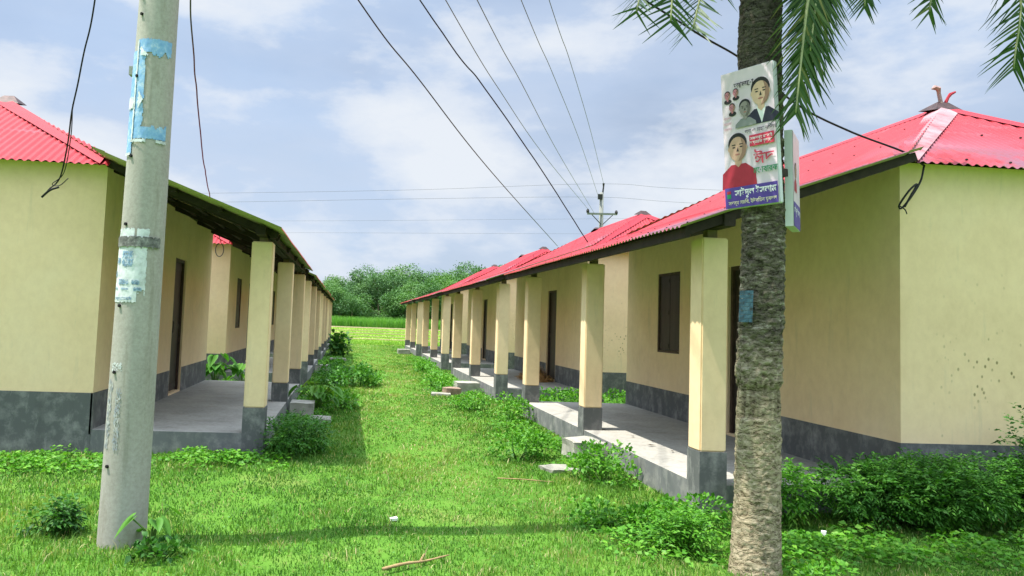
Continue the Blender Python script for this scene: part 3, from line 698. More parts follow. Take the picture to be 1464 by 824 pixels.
# ------------------------------------------------------------------ date palm
PX = [(-.2, 2.70), (0, 2.70), (.54, 2.712), (1.2, 2.715), (1.9, 2.735), (2.2, 2.74), (3.5, 2.70), (3.8, 2.71), (5.2, 2.74)]
def pxz(z):
    return float(np.interp(z, [a for a, b_ in PX], [b_ for a, b_ in PX]))
PYC = 4.93
palm = empty('date_palm', (2.70, PYC, 0)); tag(palm, 'rough-barked date palm carrying the election poster, fronds drooping from above', 'palm tree')
def palm_bark():
    m, nt, b = mat('palm_bark')
    tc = N(nt, 'ShaderNodeTexCoord'); sp = N(nt, 'ShaderNodeSeparateXYZ'); L(nt, tc.outputs['Object'], sp.inputs[0])
    at = N(nt, 'ShaderNodeAttribute', attribute_name='tint')
    n1 = noise_tex(nt, 8, 8, .72, mapping=(1, 1, 3.4)); n2 = noise_tex(nt, 26, 7, .78, mapping=(1, 1, 3)); n3 = noise_tex(nt, 3, 4, .6)
    pale = ramp(nt, n1.outputs[0], [(.3, (.13, .10, .055)), (.40, (.28, .225, .13)), (.54, (.48, .40, .26)), (.72, (.60, .52, .37))])
    dark = ramp(nt, n1.outputs[0], [(.32, (.02, .018, .012)), (.48, (.07, .06, .04)), (.56, (.14, .125, .08)), (.62, (.40, .38, .30)), (.74, (.50, .48, .40))])
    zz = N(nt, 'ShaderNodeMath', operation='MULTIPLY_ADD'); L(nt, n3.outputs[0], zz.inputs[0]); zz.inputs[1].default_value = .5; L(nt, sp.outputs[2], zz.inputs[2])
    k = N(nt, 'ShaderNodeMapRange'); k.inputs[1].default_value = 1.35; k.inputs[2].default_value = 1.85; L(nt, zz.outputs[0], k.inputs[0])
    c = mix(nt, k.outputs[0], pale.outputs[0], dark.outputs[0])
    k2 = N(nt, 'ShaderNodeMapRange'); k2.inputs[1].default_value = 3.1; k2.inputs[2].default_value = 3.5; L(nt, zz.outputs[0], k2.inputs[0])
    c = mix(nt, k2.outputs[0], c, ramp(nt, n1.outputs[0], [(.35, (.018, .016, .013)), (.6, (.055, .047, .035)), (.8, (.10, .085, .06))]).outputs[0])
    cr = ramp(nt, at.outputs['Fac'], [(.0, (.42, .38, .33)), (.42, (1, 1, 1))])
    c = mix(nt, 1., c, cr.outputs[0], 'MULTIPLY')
    c = mix(nt, .3, c, ramp(nt, n2.outputs[0], [(.35, (.03, .026, .018)), (.65, (.42, .38, .29))]).outputs[0])
    L(nt, c, b.inputs['Base Color']); b.inputs['Roughness'].default_value = .95; b.inputs['Specular IOR Level'].default_value = .1
    wn_ = noise_tex(nt, 5, 5, .65, mapping=(1, 1, 1.6))
    a1 = N(nt, 'ShaderNodeMath', operation='MULTIPLY_ADD'); L(nt, sp.outputs[2], a1.inputs[0]); a1.inputs[1].default_value = 26
    a0 = N(nt, 'ShaderNodeMath', operation='MULTIPLY'); L(nt, wn_.outputs[0], a0.inputs[0]); a0.inputs[1].default_value = 7.5; L(nt, a0.outputs[0], a1.inputs[2])
    fr_ = N(nt, 'ShaderNodeMath', operation='FRACT'); L(nt, a1.outputs[0], fr_.inputs[0])
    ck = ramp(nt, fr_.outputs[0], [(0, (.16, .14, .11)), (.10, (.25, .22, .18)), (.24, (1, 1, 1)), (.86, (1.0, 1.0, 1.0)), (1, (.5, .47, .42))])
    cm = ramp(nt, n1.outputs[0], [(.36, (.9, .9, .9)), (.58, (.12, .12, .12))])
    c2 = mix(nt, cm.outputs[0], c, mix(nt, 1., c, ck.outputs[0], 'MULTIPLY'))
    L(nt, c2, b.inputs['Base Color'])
    hs = N(nt, 'ShaderNodeMath', operation='MULTIPLY_ADD'); L(nt, ck.outputs[0], hs.inputs[0]); hs.inputs[1].default_value = .8; L(nt, n2.outputs[0], hs.inputs[2])
    bump(nt, b, hs.outputs[0], .9, .012)
    return m
def palm_trunk():
    na, nz = 110, 560; zs = np.linspace(-.2, 5.2, nz); V = np.zeros((nz, na, 3)); T = np.ones((nz, na))
    for i, z in enumerate(zs):
        base = np.interp(z, [-.2, 0, .12, .5, 1.1, 1.19, 1.225, 1.5, 2.2, 3.4, 3.8, 5.2], [.195, .164, .152, .141, .138, .131, .143, .139, .131, .137, .134, .15])
        cx = pxz(z)
        for k in range(na):
            a = 2 * math.pi * k / na; ca, sa = math.cos(a), math.sin(a)
            w = noise.noise((ca * 2.2, sa * 2.2, z * 2.0)) * .09 + noise.noise((ca * 5, sa * 5, z * 6.0)) * .03
            ph = (z + w + .10 * a / (2 * math.pi)) / (.052 if z < 1.22 else .075)
            ring = ph - math.floor(ph)
            n1 = noise.fractal((ca * 2.6, sa * 2.6, z * 15), .8, 2.0, 4); n2 = noise.noise((ca * 7, sa * 7, z * 42))
            amp = .62 if z < .9 else (.42 if z < 1.2 else 1.0)
            if z > 3.3: amp *= .7
            e = amp * (.0065 * (ring ** 1.5 - .5) * (1 + 1.4 * noise.noise((ca * 3 + 7, sa * 3, z * 5))) + .011 * n1 + .008 * n2)
            if 1.0 < z < 1.23:                                    # worn band under the ragged collar
                e -= .012 * max(0, noise.noise((ca * 6, sa * 6, 2.2)) + .4)
            r = base + e
            V[i, k] = (cx - 2.70 + r * sa, -r * ca, z)
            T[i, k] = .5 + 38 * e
    T = np.clip(T, 0, 1)
    i = np.arange(na)[None, :]; j = np.arange(nz - 1)[:, None]
    F = np.stack([j * na + i, j * na + (i + 1) % na, (j + 1) * na + (i + 1) % na, (j + 1) * na + i], -1).reshape(-1, 4)
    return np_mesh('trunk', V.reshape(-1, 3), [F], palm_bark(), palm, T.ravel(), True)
palm_trunk()
mb = MB()
for k in range(26):                                             # cut stubs of old fronds under the crown
    a = k * 2.4; z = 4.25 + k * .04
    d = Vector((math.sin(a), -math.cos(a), 0)); c = Vector((pxz(z) - 2.70, 0, z)) + d * .12
    mb.tube([c, c + d * .07 + Vector((0, 0, .07)), c + d * .11 + Vector((0, 0, .17))], [.05, .045, .035], 6)
mb.build('frond_stubs', M_bark, palm)
tp = MB()
for k in range(8):
    z0 = 1.62 + k * .026
    for a0 in np.linspace(-78, -52, 5):
        a = (a0 + 3) * DEG
        p = [Vector((pxz(z) - 2.70 + .178 * math.sin(q), -.178 * math.cos(q), z)) for q, z in ((a0 * DEG, z0), ((a0 + 6.4) * DEG, z0), ((a0 + 6.4) * DEG, z0 + .024), (a0 * DEG, z0 + .024))]
        tp.add(p, [(0, 1, 2, 3)])
tp.build('blue_paper', paper('blue_scrap', (.05, .06, .06), (.06, .13, .18), (.12, .20, .24), 30), palm)

def frond(pts, ll, n=70, spread=1.0, droop=.5, seed=0, name='frond', tip=True, dry=0.0, taper=.55, lw=.0125):
    """feather palm leaf: rachis through pts, leaflets of length ll in two ranks"""
    c = catmull(pts, 12); rg = np.random.default_rng(seed)
    O = Vector(palm.location)
    root = MB(); root.tube([p - O for p in c], [.018 * (1 - .8 * i / len(c)) + .002 for i in range(len(c))], 6)
    fr = root.build(name, M_rachis, palm, True)
    V = []; F = []; T = []
    tot = len(c) - 1
    for i in range(n):
        s = .06 + .94 * i / (n - 1); x = s * tot; a = min(int(x), tot - 1); p = c[a].lerp(c[a + 1], x - a)
        d = (c[a + 1] - c[a]).normalized()
        side = d.cross(Vector((0, 0, 1)))
        if side.length < .25: side = d.cross(Vector((0, 1, 0)))
        side.normalize(); upv = side.cross(d)
        prof = (.55 + .45 * math.sin(math.pi * min(1, s * 1.1))) if s < .9 else .78 - (s - .9) * 2.0
        for sg in (-1, 1):
            l = ll * prof * rg.uniform(.8, 1.12)
            ang = (1.0 - taper * s) * spread * rg.uniform(.8, 1.2)
            dr = d * math.cos(ang) + side * sg * math.sin(ang) + upv * rg.uniform(-.15, .3)
            dr.normalize()
            w = lw * rg.uniform(.8, 1.2); b0 = len(V); K = 4
            wd = dr.cross(upv + side * sg * .4)
            wd = wd.normalized() if wd.length > .01 else side
            tint = float(np.clip(rg.normal(.42, .2) + dry, 0, 1))
            q = p.copy(); dd = dr.copy()
            for k in range(K + 1):
                ww = w * (1 - (k / K) ** 1.6) + .0006
                V += [tuple(q - O - wd * ww), tuple(q - O + wd * ww)]; T += [tint, tint]
                dd = (dd + Vector((0, 0, -droop * .28))).normalized(); q = q + dd * (l / K)
            for k in range(K): F.append((b0 + 2 * k, b0 + 2 * k + 1, b0 + 2 * k + 3, b0 + 2 * k + 2))
    np_mesh('leaflets', np.array(V), [np.array(F)], M_frond, fr, np.array(T))
    return fr
CRN = (2.74, PYC, 5.05)
K_ = dict(taper=.25, lw=.0085)
frond([CRN, (2.97, 4.76, 4.75), (2.92, 4.66, 4.1), (2.82, 4.60, 3.5), (2.74, 4.56, 2.94)], .42, 84, .78, .22, 1, dry=.16, **K_)
frond([CRN, (3.05, 4.80, 4.85), (3.03, 4.72, 4.2), (2.97, 4.68, 3.75), (2.90, 4.66, 3.22)], .42, 76, .95, .15, 2, dry=-.05, **K_)
frond([CRN, (3.02, 4.78, 4.8), (2.99, 4.70, 4.2), (2.93, 4.64, 3.8), (2.86, 4.60, 3.36)], .42, 76, .85, .2, 8, dry=.02, **K_)
frond([CRN, (2.5, 4.86, 5.2), (2.30, 4.76, 4.5), (2.22, 4.70, 3.95), (2.10, 4.64, 3.47)], .42, 64, 1.2, .06, 3, dry=-.02, **K_)
frond([CRN, (2.45, 4.9, 5.25), (2.12, 4.74, 4.6), (2.00, 4.68, 4.05), (1.95, 4.64, 3.50)], .38, 60, 1.2, .06, 33, **K_)
frond([CRN, (2.3, 4.86, 5.3), (1.92, 4.75, 4.6), (1.84, 4.72, 4.0), (1.74, 4.68, 3.56)], .32, 60, 1.15, .06, 4, **K_)
frond([CRN, (3.6, 4.92, 5.5), (4.3, 4.92, 4.9), (4.60, 4.9, 4.1), (4.55, 4.9, 3.46)], .48, 76, 1.05, .15, 5, dry=-.05, **K_)
frond([CRN, (3.4, 4.9, 5.55), (3.85, 4.9, 4.9), (3.97, 4.9, 4.3), (3.92, 4.9, 3.82)], .30, 56, 1.0, .12, 6, **K_)
frond([CRN, (3.2, 4.9, 5.5), (3.42, 4.9, 4.8), (3.45, 4.9, 4.2), (3.44, 4.9, 3.82)], .28, 56, .9, .15, 7, **K_)
for k in range(16):                                             # the rest of the crown, above the picture, that shades the corner
    a = k * 2.399; e = random.uniform(.2, 1.0); ln = random.uniform(1.8, 2.5)
    d = Vector((math.sin(a), math.cos(a), 0)); c = Vector(CRN)
    frond([c, c + d * .7 * ln * .5 + Vector((0, 0, .5 + .5 * e)), c + d * ln * .75 + Vector((0, 0, .55 + .3 * e)), c + d * ln + Vector((0, 0, .25 + .1 * e))], .42, 60, 1.0, .35, 20 + k)

# ------------------------------------------------------------------ poster boards on the palm
def lettering(txt, name, size, m, parent, loc, squash=1.0, weight=0.0):
    cu = bpy.data.curves.new(name, 'FONT'); cu.body = txt; cu.size = size; cu.offset = weight
    cu.align_x = 'CENTER'; cu.align_y = 'CENTER'
    t = bpy.data.objects.new(name, cu); COL.objects.link(t)
    bpy.context.view_layer.update()
    me = bpy.data.meshes.new_from_object(t.evaluated_get(bpy.context.evaluated_depsgraph_get()))
    bpy.data.objects.remove(t); bpy.data.curves.remove(cu)
    co = np.zeros(len(me.vertices) * 3); me.vertices.foreach_get('co', co); co = co.reshape(-1, 3)
    if len(co):
        co -= (co.max(0) + co.min(0)) / 2; co[:, 0] *= squash
        co += np.array(loc); me.vertices.foreach_set('co', co.ravel())
    me.materials.clear(); me.materials.append(m)
    o = bpy.data.objects.new(name, me); COL.objects.link(o); o.parent = parent
    return o
def flat(name, col): return plain(name, col, .55, .06, 30)
I_white = plain('poster_vinyl', (.74, .60, .70), .35, .08, 5); I_purple = flat('purple_ink', (.10, .06, .30)); I_txt = flat('white_ink', (.82, .80, .84))
I_skin = flat('skin_ink', (.60, .36, .27)); I_skin2 = flat('grey_skin_ink', (.30, .26, .25)); I_skin3 = flat('light_skin_ink', (.70, .46, .34)); I_hair = flat('black_ink', (.03, .028, .03))
I_red = flat('shirt_red_ink', (.42, .035, .06)); I_box = flat('banner_red_ink', (.62, .05, .10)); I_green = flat('green_ink', (.03, .26, .11)); I_suit = flat('suit_ink', (.035, .035, .06)); I_pink = flat('pink_ink', (.58, .22, .28)); I_yel = flat('cream_ink', (.78, .70, .50)); I_lip = flat('lip_ink', (.42, .16, .14)); I_edge = plain('board_edge', (.62, .64, .66), .5, .08, 6)

def board_frame(TL, TR, BR, BL):
    TL, TR, BR, BL = map(Vector, (TL, TR, BR, BL))
    u = ((BR - BL) + (TR - TL)) / 2; v = ((TL - BL) + (TR - BR)) / 2
    w, h = u.length, v.length; v.normalize(); n = u.cross(v).normalized(); u = v.cross(n)
    M = Matrix((u, v, n)).transposed().to_4x4(); M.translation = (TL + TR + BR + BL) / 4 - u * w / 2 - v * h / 2
    return M, w, h
def poly(parent, name, pts, z, m, mb=None):
    q = mb or MB(); n = len(pts)
    q.add([(x, y, z) for x, y in pts], [tuple(range(n))])
    return q if mb else q.build(name, m, parent)
def ell(cx, cy, rx, ry, n=22, a0=0, a1=2 * math.pi):
    return [(cx + rx * math.cos(a0 + (a1 - a0) * k / n), cy + ry * math.sin(a0 + (a1 - a0) * k / n)) for k in range(n + (a1 - a0 < 6.2))]
def portrait(parent, cx, cy, s, skin, cloth, z=.0045, tie=None, collar=None, hair=I_hair, body=True, bd=1.5):
    """printed head-and-shoulders picture of a plain, made-up man; s = face height"""
    rx, ry = .36 * s, .5 * s
    o = MB()
    if body:
        poly(None, '', [(cx - .72 * s, cy - bd * s), (cx + .72 * s, cy - bd * s), (cx + .68 * s, cy - .92 * s), (cx + .30 * s, cy - .62 * s), (cx - .30 * s, cy - .62 * s), (cx - .68 * s, cy - .92 * s)], z, cloth, o)
    else:
        poly(None, '', ell(cx, cy - .75 * s, .5 * s, .3 * s), z, cloth, o)
    per = o.build('printed_portrait', cloth, parent)
    if collar:
        poly(per, 'collar', [(cx - .2 * s, cy - .55 * s), (cx, cy - 1.2 * s), (cx + .2 * s, cy - .55 * s)], z + .0006, collar)
    poly(per, 'neck', [(cx - .14 * s, cy - .3 * s), (cx - .14 * s, cy - .60 * s), (cx, cy - .74 * s), (cx + .14 * s, cy - .60 * s), (cx + .14 * s, cy - .3 * s)], z + .0012, skin)
    poly(per, 'hair', ell(cx, cy + .17 * s, .385 * s, .40 * s), z + .0018, hair)
    f = MB(); poly(None, '', ell(cx, cy - .04 * s, rx, ry * .93), z + .0024, skin, f); f.build('face', skin, per)
    if s > .05:
        sh = plain('print_shade', (.36, .20, .15) if skin is not I_skin2 else (.16, .14, .13), .6, .1)
        poly(per, 'face_shade', ell(cx, cy - .04 * s, rx, ry * .93, 14, -math.pi / 2, math.pi / 2.6)[::1] + [(cx + .20 * s, cy + .1 * s), (cx + .17 * s, cy - .2 * s)], z + .0027, sh)
        eb = MB()
        for e in (-1, 1): poly(None, '', ell(cx + e * .36 * s, cy - .02 * s, .045 * s, .09 * s, 8), z + .0021, skin, eb)
        eb.build('ears', skin, per)
    g = MB()
    for e in (-1, 1):
        poly(None, '', ell(cx + e * .15 * s, cy + .03 * s, .065 * s, .028 * s, 8), z + .003, hair, g)
        poly(None, '', [(cx + e * .07 * s, cy + .11 * s), (cx + e * .24 * s, cy + .11 * s), (cx + e * .22 * s, cy + .145 * s), (cx + e * .09 * s, cy + .15 * s)][::e], z + .003, hair, g)
    poly(None, '', [(cx - .05 * s, cy - .14 * s), (cx + .05 * s, cy - .14 * s), (cx + .015 * s, cy + .03 * s)], z + .003, hair, g)
    g.build('features', plain('feature_ink', (.10, .06, .05), .6, .1) if s > .2 else I_hair, per)
    poly(per, 'mouth', ell(cx, cy - .25 * s, .11 * s, .032 * s, 10), z + .003, I_lip)
    if tie: poly(per, 'tie', [(cx - .04 * s, cy - .75 * s), (cx + .04 * s, cy - .75 * s), (cx + .07 * s, cy - 1.4 * s), (cx - .07 * s, cy - 1.4 * s)], z + .0022, tie)
    return per

def scale_c(p, k):
    c = Vector((0, 0, 1.55)); return c + (Vector(p) - c) * k
M1, bw, bh = board_frame(*[scale_c(p, 1.02) for p in ((2.412, 4.9, 3.23), (2.598, 4.58, 3.311), (2.647, 4.58, 2.391), (2.471, 4.9, 2.337))])
pb = empty('poster_board', (0, 0, 0)); pb.matrix_world = M1
tag(pb, 'white election poster board with printed faces and purple name band nailed to the palm', 'poster')
bm = bmesh.new(); bmesh.ops.create_cube(bm, size=1)
for v in bm.verts: v.co = Vector((bw * (v.co.x + .5), bh * (v.co.y + .5), -.045 + .045 * (v.co.z + .5)))
bmesh.ops.bevel(bm, geom=bm.edges[:], offset=.006, segments=2, affect='EDGES')
me = bpy.data.meshes.new('panel'); bm.to_mesh(me); bm.free(); me.materials.append(I_edge); o = bpy.data.objects.new('panel', me); COL.objects.link(o); o.parent = pb
def fx(x): return x * bw
def fy(y): return (1 - y) * bh
poly(pb, 'printed_sheet', [(.004, .004), (bw - .004, .004), (bw - .004, bh - .004), (.004, bh - .004)], .002, I_white)
portrait(pb, fx(.755), fy(.20), .185 * bh, I_skin3, I_suit, .0045, collar=I_txt, bd=1.2)
portrait(pb, fx(.46), fy(.29), .115 * bh, I_skin2, plain('grey_cloth_ink', (.25, .25, .26), .6), .009, bd=1.15)
portrait(pb, fx(.28), fy(.565), .19 * bh, I_skin, I_red, .0045, collar=None, bd=1.52)
for x, y, s_ in ((.13, .17, .06), (.29, .16, .055), (.21, .265, .06)):
    portrait(pb, fx(x), fy(y), s_ * bh, I_pink, I_hair, .0045, body=False)
mb = MB(); poly(None, '', [(.003, .003), (bw - .003, .003), (bw - .003, fy(.848)), (.003, fy(.848))], .0125, I_purple, mb); band = mb.build('name_band', I_purple, pb)
lettering('\u09b8\u09be\u0987\u09a6\u09c1\u09b2 \u0987\u09b8\u09b2\u09be\u09ae', 'lettering', .060, I_txt, band, (fx(.585), fy(.895), .0145), .82, .0016)
lettering('\u09b8\u09a6\u09b8\u09cd\u09af \u09b8\u099a\u09bf\u09ac, \u0987\u0989\u09a8\u09bf\u09df\u09a8 \u09af\u09c1\u09ac\u09a6\u09b2', 'lettering', .034, I_yel, band, (fx(.52), fy(.962), .0145), .86, .0004)
mb = MB(); poly(None, '', [(fx(.05), fy(.925)), (fx(.125), fy(.925)), (fx(.125), fy(.895)), (fx(.05), fy(.895))], .014, I_green, mb); mb.build('flag', I_green, band)
mb = MB(); poly(None, '', [(fx(.05), fy(.893)), (fx(.125), fy(.893)), (fx(.125), fy(.872)), (fx(.05), fy(.872))], .014, I_red, mb); mb.build('flag', I_red, band)
mb = MB(); poly(None, '', [(fx(.52), fy(.575)), (fx(.97), fy(.575)), (fx(.97), fy(.495)), (fx(.52), fy(.495))], .0125, I_box, mb); red = mb.build('slogan_box', I_box, pb)
lettering('\u09b8\u0995\u09b2\u0995\u09c7 \u099c\u09be\u09a8\u09be\u0987', 'lettering', .026, I_txt, red, (fx(.74), fy(.518), .0142), .95, .0003)
lettering('\u0986\u09a8\u09cd\u09a4\u09b0\u09bf\u0995 \u09b6\u09c1\u09ad\u09c7\u099a\u09cd\u099b\u09be', 'lettering', .026, I_txt, red, (fx(.74), fy(.550), .0142), .85, .0003)
lettering('\u0997\u09a3 \u0993 \u09ae\u09b9\u09be \u09ac\u09bf\u099c\u09df', 'lettering', .036, I_hair, pb, (fx(.74), fy(.46), .0132), .95, .0003)
lettering('\u0988\u09a6', 'lettering', .105, I_box, pb, (fx(.77), fy(.655), .0128), 1.0, .001)
lettering('\u09ae\u09cb\u09ac\u09be\u09b0\u0995', 'lettering', .055, I_green, pb, (fx(.79), fy(.75), .0132), .80, .001)
lettering('\u0986\u09b2\u09cb', 'lettering', .05, I_hair, pb, (fx(.46), fy(.115), .0132), 1, .001)
for k in range(3): lettering('\u09ac\u09be\u0982\u09b2\u09be', 'lettering', .024, I_pink, pb, (fx(.12), fy(.34 + .04 * k), .0132), 1, 0)
mb = MB()
mb.box(bw * .55, bw * .93, bh * .2, bh * .2 + .05, -.16, -.0455); mb.build('batten', M_wood, pb)
mb = MB(); mb.box(bw * .55, bw * .93, bh * .75, bh * .75 + .05, -.16, -.0455); mb.build('batten', M_wood, pb)

M2, b2w, b2h = board_frame((2.862, 4.80, 2.865), (3.087, 5.10, 2.938), (3.10, 5.10, 2.262), (2.875, 4.80, 2.262))
pb2 = empty('poster_board', (0, 0, 0)); pb2.matrix_world = M2
tag(pb2, 'second poster board seen almost edge-on along the side of the palm', 'poster')
mb = MB(); mb.box(0, b2w, 0, b2h, -.05, 0); mb.build('panel', I_edge, pb2)
poly(pb2, 'printed_sheet', [(.004, .004), (b2w - .004, .004), (b2w - .004, b2h - .004), (.004, b2h - .004)], .002, I_white)
mb = MB(); poly(None, '', [(.004, .004), (b2w - .004, .004), (b2w - .004, b2h * .26), (.004, b2h * .26)], .0035, I_purple, mb); b2 = mb.build('name_band', I_purple, pb2)
lettering('\u09b8\u09be\u0987\u09a6\u09c1\u09b2 \u0987\u09b8\u09b2\u09be\u09ae', 'lettering', .06, I_txt, b2, (b2w * .5, b2h * .17, .0048), .95, .001)
portrait(pb2, b2w * .3, b2h * .6, .15 * b2h, I_skin, I_red, .004)


def in_house(X, Y, pad=.0):
    r = np.zeros(len(X), bool)
    for k in range(4):
        r |= (X > XRr - pad) & (X < XRr + XB + pad) & (Y > YR + k * PITCH - pad) & (Y < YR + k * PITCH + LEN + pad)
        r |= (X < XL + pad) & (X > XL - XB - pad) & (Y > YL + k * PITCH - pad) & (Y < YL + k * PITCH + LEN + pad)
    return r
def smooth2(x, y, s, seed):
    """cheap smooth random field in 0..1"""
    rg = np.random.default_rng(seed); v = np.zeros(len(x))
    for k in range(7):
        a = rg.uniform(0, 6.28); f = s * rg.uniform(.5, 2.2); v += np.sin((x * math.cos(a) + y * math.sin(a)) * f + rg.uniform(0, 6.28))
    return .5 + v / 7
# ------------------------------------------------------------------ leafy plants
def leaves_np(P, D, ln, wd, fold=.18, droop=.25, seed=0):
    """leaf blades at P (n,3) pointing along D; 6 verts, 4 triangles each"""
    rg = np.random.default_rng(seed); n = len(P)
    D = D / np.linalg.norm(D, axis=1, keepdims=True)
    up = np.tile([0, 0, 1.], (n, 1)) + rg.normal(0, .45, (n, 3))
    S_ = np.cross(D, up); S_ /= np.linalg.norm(S_, axis=1, keepdims=True) + 1e-9
    U = np.cross(S_, D)
    ln = np.asarray(ln)[:, None]; wd = np.asarray(wd)[:, None]
    mid = P + D * ln * .5 - U * wd * fold
    tip = P + D * ln - np.array([0, 0, 1.]) * ln * droop
    V = np.stack([P, P + D * ln * .42 - S_ * wd, P + D * ln * .42 + S_ * wd, mid, tip], 1).reshape(-1, 3)
    b = (np.arange(n) * 5)[:, None]
    F = np.concatenate([b + [0, 3, 1], b + [0, 2, 3], b + [1, 3, 4], b + [3, 2, 4]], 0)
    return V, F
def bush(name, label, cx, cy, rx, ry, h, n, ll, lw, m, seed, cat='bush', group=None, z0=0.0, sprig=0, stems=9, blobs=9, rz=0, lo=.15):
    rg = np.random.default_rng(seed)
    B = []
    for k in range(blobs):
        a = rg.uniform(0, 2 * math.pi); q = math.sqrt(rg.uniform(0, .75))
        B.append((rx * q * math.cos(a), ry * q * math.sin(a), h * rg.uniform(lo + .1, .72), rg.uniform(.32, .5)))
    B = np.array(B); idx = rg.integers(0, blobs, n)
    d = rg.normal(size=(n, 3)); d /= np.linalg.norm(d, axis=1, keepdims=True); rr = rg.uniform(.35, 1, n) ** .5
    sc = B[idx, 3][:, None] * np.array([rx, ry, h * .85])
    P = B[idx, :3] + d * rr[:, None] * sc
    P[:, 2] = np.abs(P[:, 2]) + .01
    D = d * .8 + rg.normal(0, .45, (n, 3)) + np.array([0, 0, .35])
    T = rg.normal(.45, .2, n)
    if sprig:
        Dn = D / np.linalg.norm(D, axis=1, keepdims=True)
        S_ = np.cross(Dn, np.array([0, 0, 1.])) ; S_ /= np.linalg.norm(S_, axis=1, keepdims=True) + 1e-9
        PP = []; DD = []; TT = []
        for k in range(sprig):
            f = k / sprig; sg = 1 if k % 2 else -1
            PP.append(P + Dn * (ll * 2.4 * f) - np.array([0, 0, 1.]) * (ll * .8 * f * f)); DD.append(Dn * .75 + S_ * sg * .8 + np.array([0, 0, -.12])); TT.append(T)
        P = np.concatenate(PP); D = np.concatenate(DD); T = np.concatenate(TT)
    N_ = len(P)
    V, F = leaves_np(P, D, ll * rg.uniform(.65, 1.3, N_), lw * rg.uniform(.7, 1.2, N_), seed=seed + 1)
    root = empty(name, (cx, cy, z0 + (float(gz(cx, cy)) if z0 == 0 else 0)), rz)
    tag(root, label, cat, group)
    np_mesh('foliage', V, [F], m, root, np.repeat(np.clip(T + rg.normal(0, .08, N_), 0, 1), 5))
    mb = MB()
    for k in range(stems):
        b_ = B[k % blobs]; s0 = (b_[0] * .06, b_[1] * .06, -.02)
        mb.tube([s0, (b_[0] * .75, b_[1] * .75, b_[2] * .55), tuple(b_[:3] + np.array([0, 0, h * .15]))], [.008, .006, .003], 5)
    mb.build('stems', M_stem, root)
    return root
def broad_plant(name, label, cx, cy, h, n, ll, m, seed, cat='plant', group=None, spread=.5):
    """upright plant with big heart-shaped leaves on stalks"""
    rg = np.random.default_rng(seed); root = empty(name, (cx, cy, float(gz(cx, cy)))); tag(root, label, cat, group)
    st = MB(); V = []; F = []; T = []
    for k in range(n):
        a = k * 2.4 + rg.uniform(-.4, .4); q = rg.uniform(.25, 1); hz = h * rg.uniform(.45, 1)
        d = Vector((math.cos(a), math.sin(a), 0)); tip = d * spread * q + Vector((0, 0, hz))
        st.tube([d * .02, d * spread * q * .35 + Vector((0, 0, hz * .65)), tip], [.010, .008, .006], 5)
        l = ll * rg.uniform(.6, 1.15); ax = (d * .75 + Vector((0, 0, rg.uniform(-.8, -.1)))).normalized(); s = ax.cross(Vector((0, 0, 1))).normalized(); u = s.cross(ax)
        out = [(-.25, .28), (-.12, .44), (.12, .48), (.4, .40), (.7, .22), (1.0, 0)]
        b0 = len(V); V.append(tuple(tip)); tt = float(np.clip(rg.normal(.5, .2), 0, 1)); T.append(tt)
        for sg in (1, -1):
            for x, y in out:
                V.append(tuple(tip + ax * l * x + s * sg * l * y * .8 + u * (l * .12 * abs(y) - l * .16 * x * x))); T.append(tt)
        for sg in range(2):
            o = b0 + 1 + sg * 6
            for i in range(5): F.append((b0, o + i, o + i + 1))
    st.build('stalks', M_stem, root)
    np_mesh('foliage', np.array(V), [np.array(F)], m, root, np.array(T), True)
    return root

GL = 'bushes along the plinth of the concrete pole row'; GR = 'bushes along the plinth of the palm row'
bush('bush', 'dark feathery bush hugging the first veranda corner behind the concrete pole', -.50, 9.05, .34, .42, .44, 800, .05, .010, M_bushm, 1, group=GL, sprig=5)
broad_plant('leafy_plant', 'bright big-leaved plant just beyond the white slab and step by the plinth', -.42, 13.0, .50, 22, .24, M_broad, 2, group=GL, spread=.42)
bush('bush', 'bright low weeds around the step beyond the white slab', -.25, 13.6, .45, .9, .35, 800, .07, .022, M_bush, 3, group=GL)
bush('bush', 'largest dark green bush midway along the shaded plinth, spreading onto the lane', .05, 18.3, .62, 1.3, .54, 1700, .085, .024, M_bushm, 4, group=GL, blobs=14)
bush('bush', 'yellow-green sunlit weed patch at the lane edge beside the largest dark bush', .62, 18.4, .28, .9, .36, 700, .07, .02, M_bush, 5, group=GL)
bush('bush', 'low mid green bush near the far steps of the shaded plinth', -.35, 23.0, .4, 1.0, .34, 480, .09, .028, M_bush, 6, group=GL)
bush('shrub', 'upright leafy shrub standing at the far end of the shaded row', -.30, 31.5, .38, .42, 1.0, 330, .22, .07, M_bushd, 7, 'shrub', GL, blobs=12)
broad_plant('taro_plant', 'taller glossy taro in the gap between the first two houses behind the pole', -2.70, 16.7, .70, 16, .34, M_taro, 8, 'taro', 'taro in the house gap', .34)
broad_plant('taro_plant', 'shorter taro beside the taller one in the house gap behind the pole', -2.15, 16.95, .50, 10, .30, M_taro, 9, 'taro', 'taro in the house gap', .3)
bush('bush', 'bright rounded weed bush in front of the middle column of the palm house', 2.02, 8.95, .42, .40, .38, 900, .055, .017, M_bush, 11, group=GR)
bush('bush', 'bright bush on the sunlit plinth between the cement step and the palm house front column', 2.62, 7.75, .30, .42, .40, 850, .055, .017, M_bush, 12, group=GR)
bush('bush', 'round bright bush by the third column of the palm house', 2.68, 12.6, .32, .45, .38, 620, .06, .019, M_bush, 13, group=GR)
bush('bush', 'low bright bush on the lane before the cement steps of the second palm-row house', 2.28, 13.9, .36, .5, .27, 560, .06, .02, M_bush, 14, group=GR)
bush('bush', 'loose bright bush farther along the sunlit plinth, past the second set of steps', 2.3, 18.2, .42, .9, .34, 620, .08, .025, M_bush, 15, group=GR)
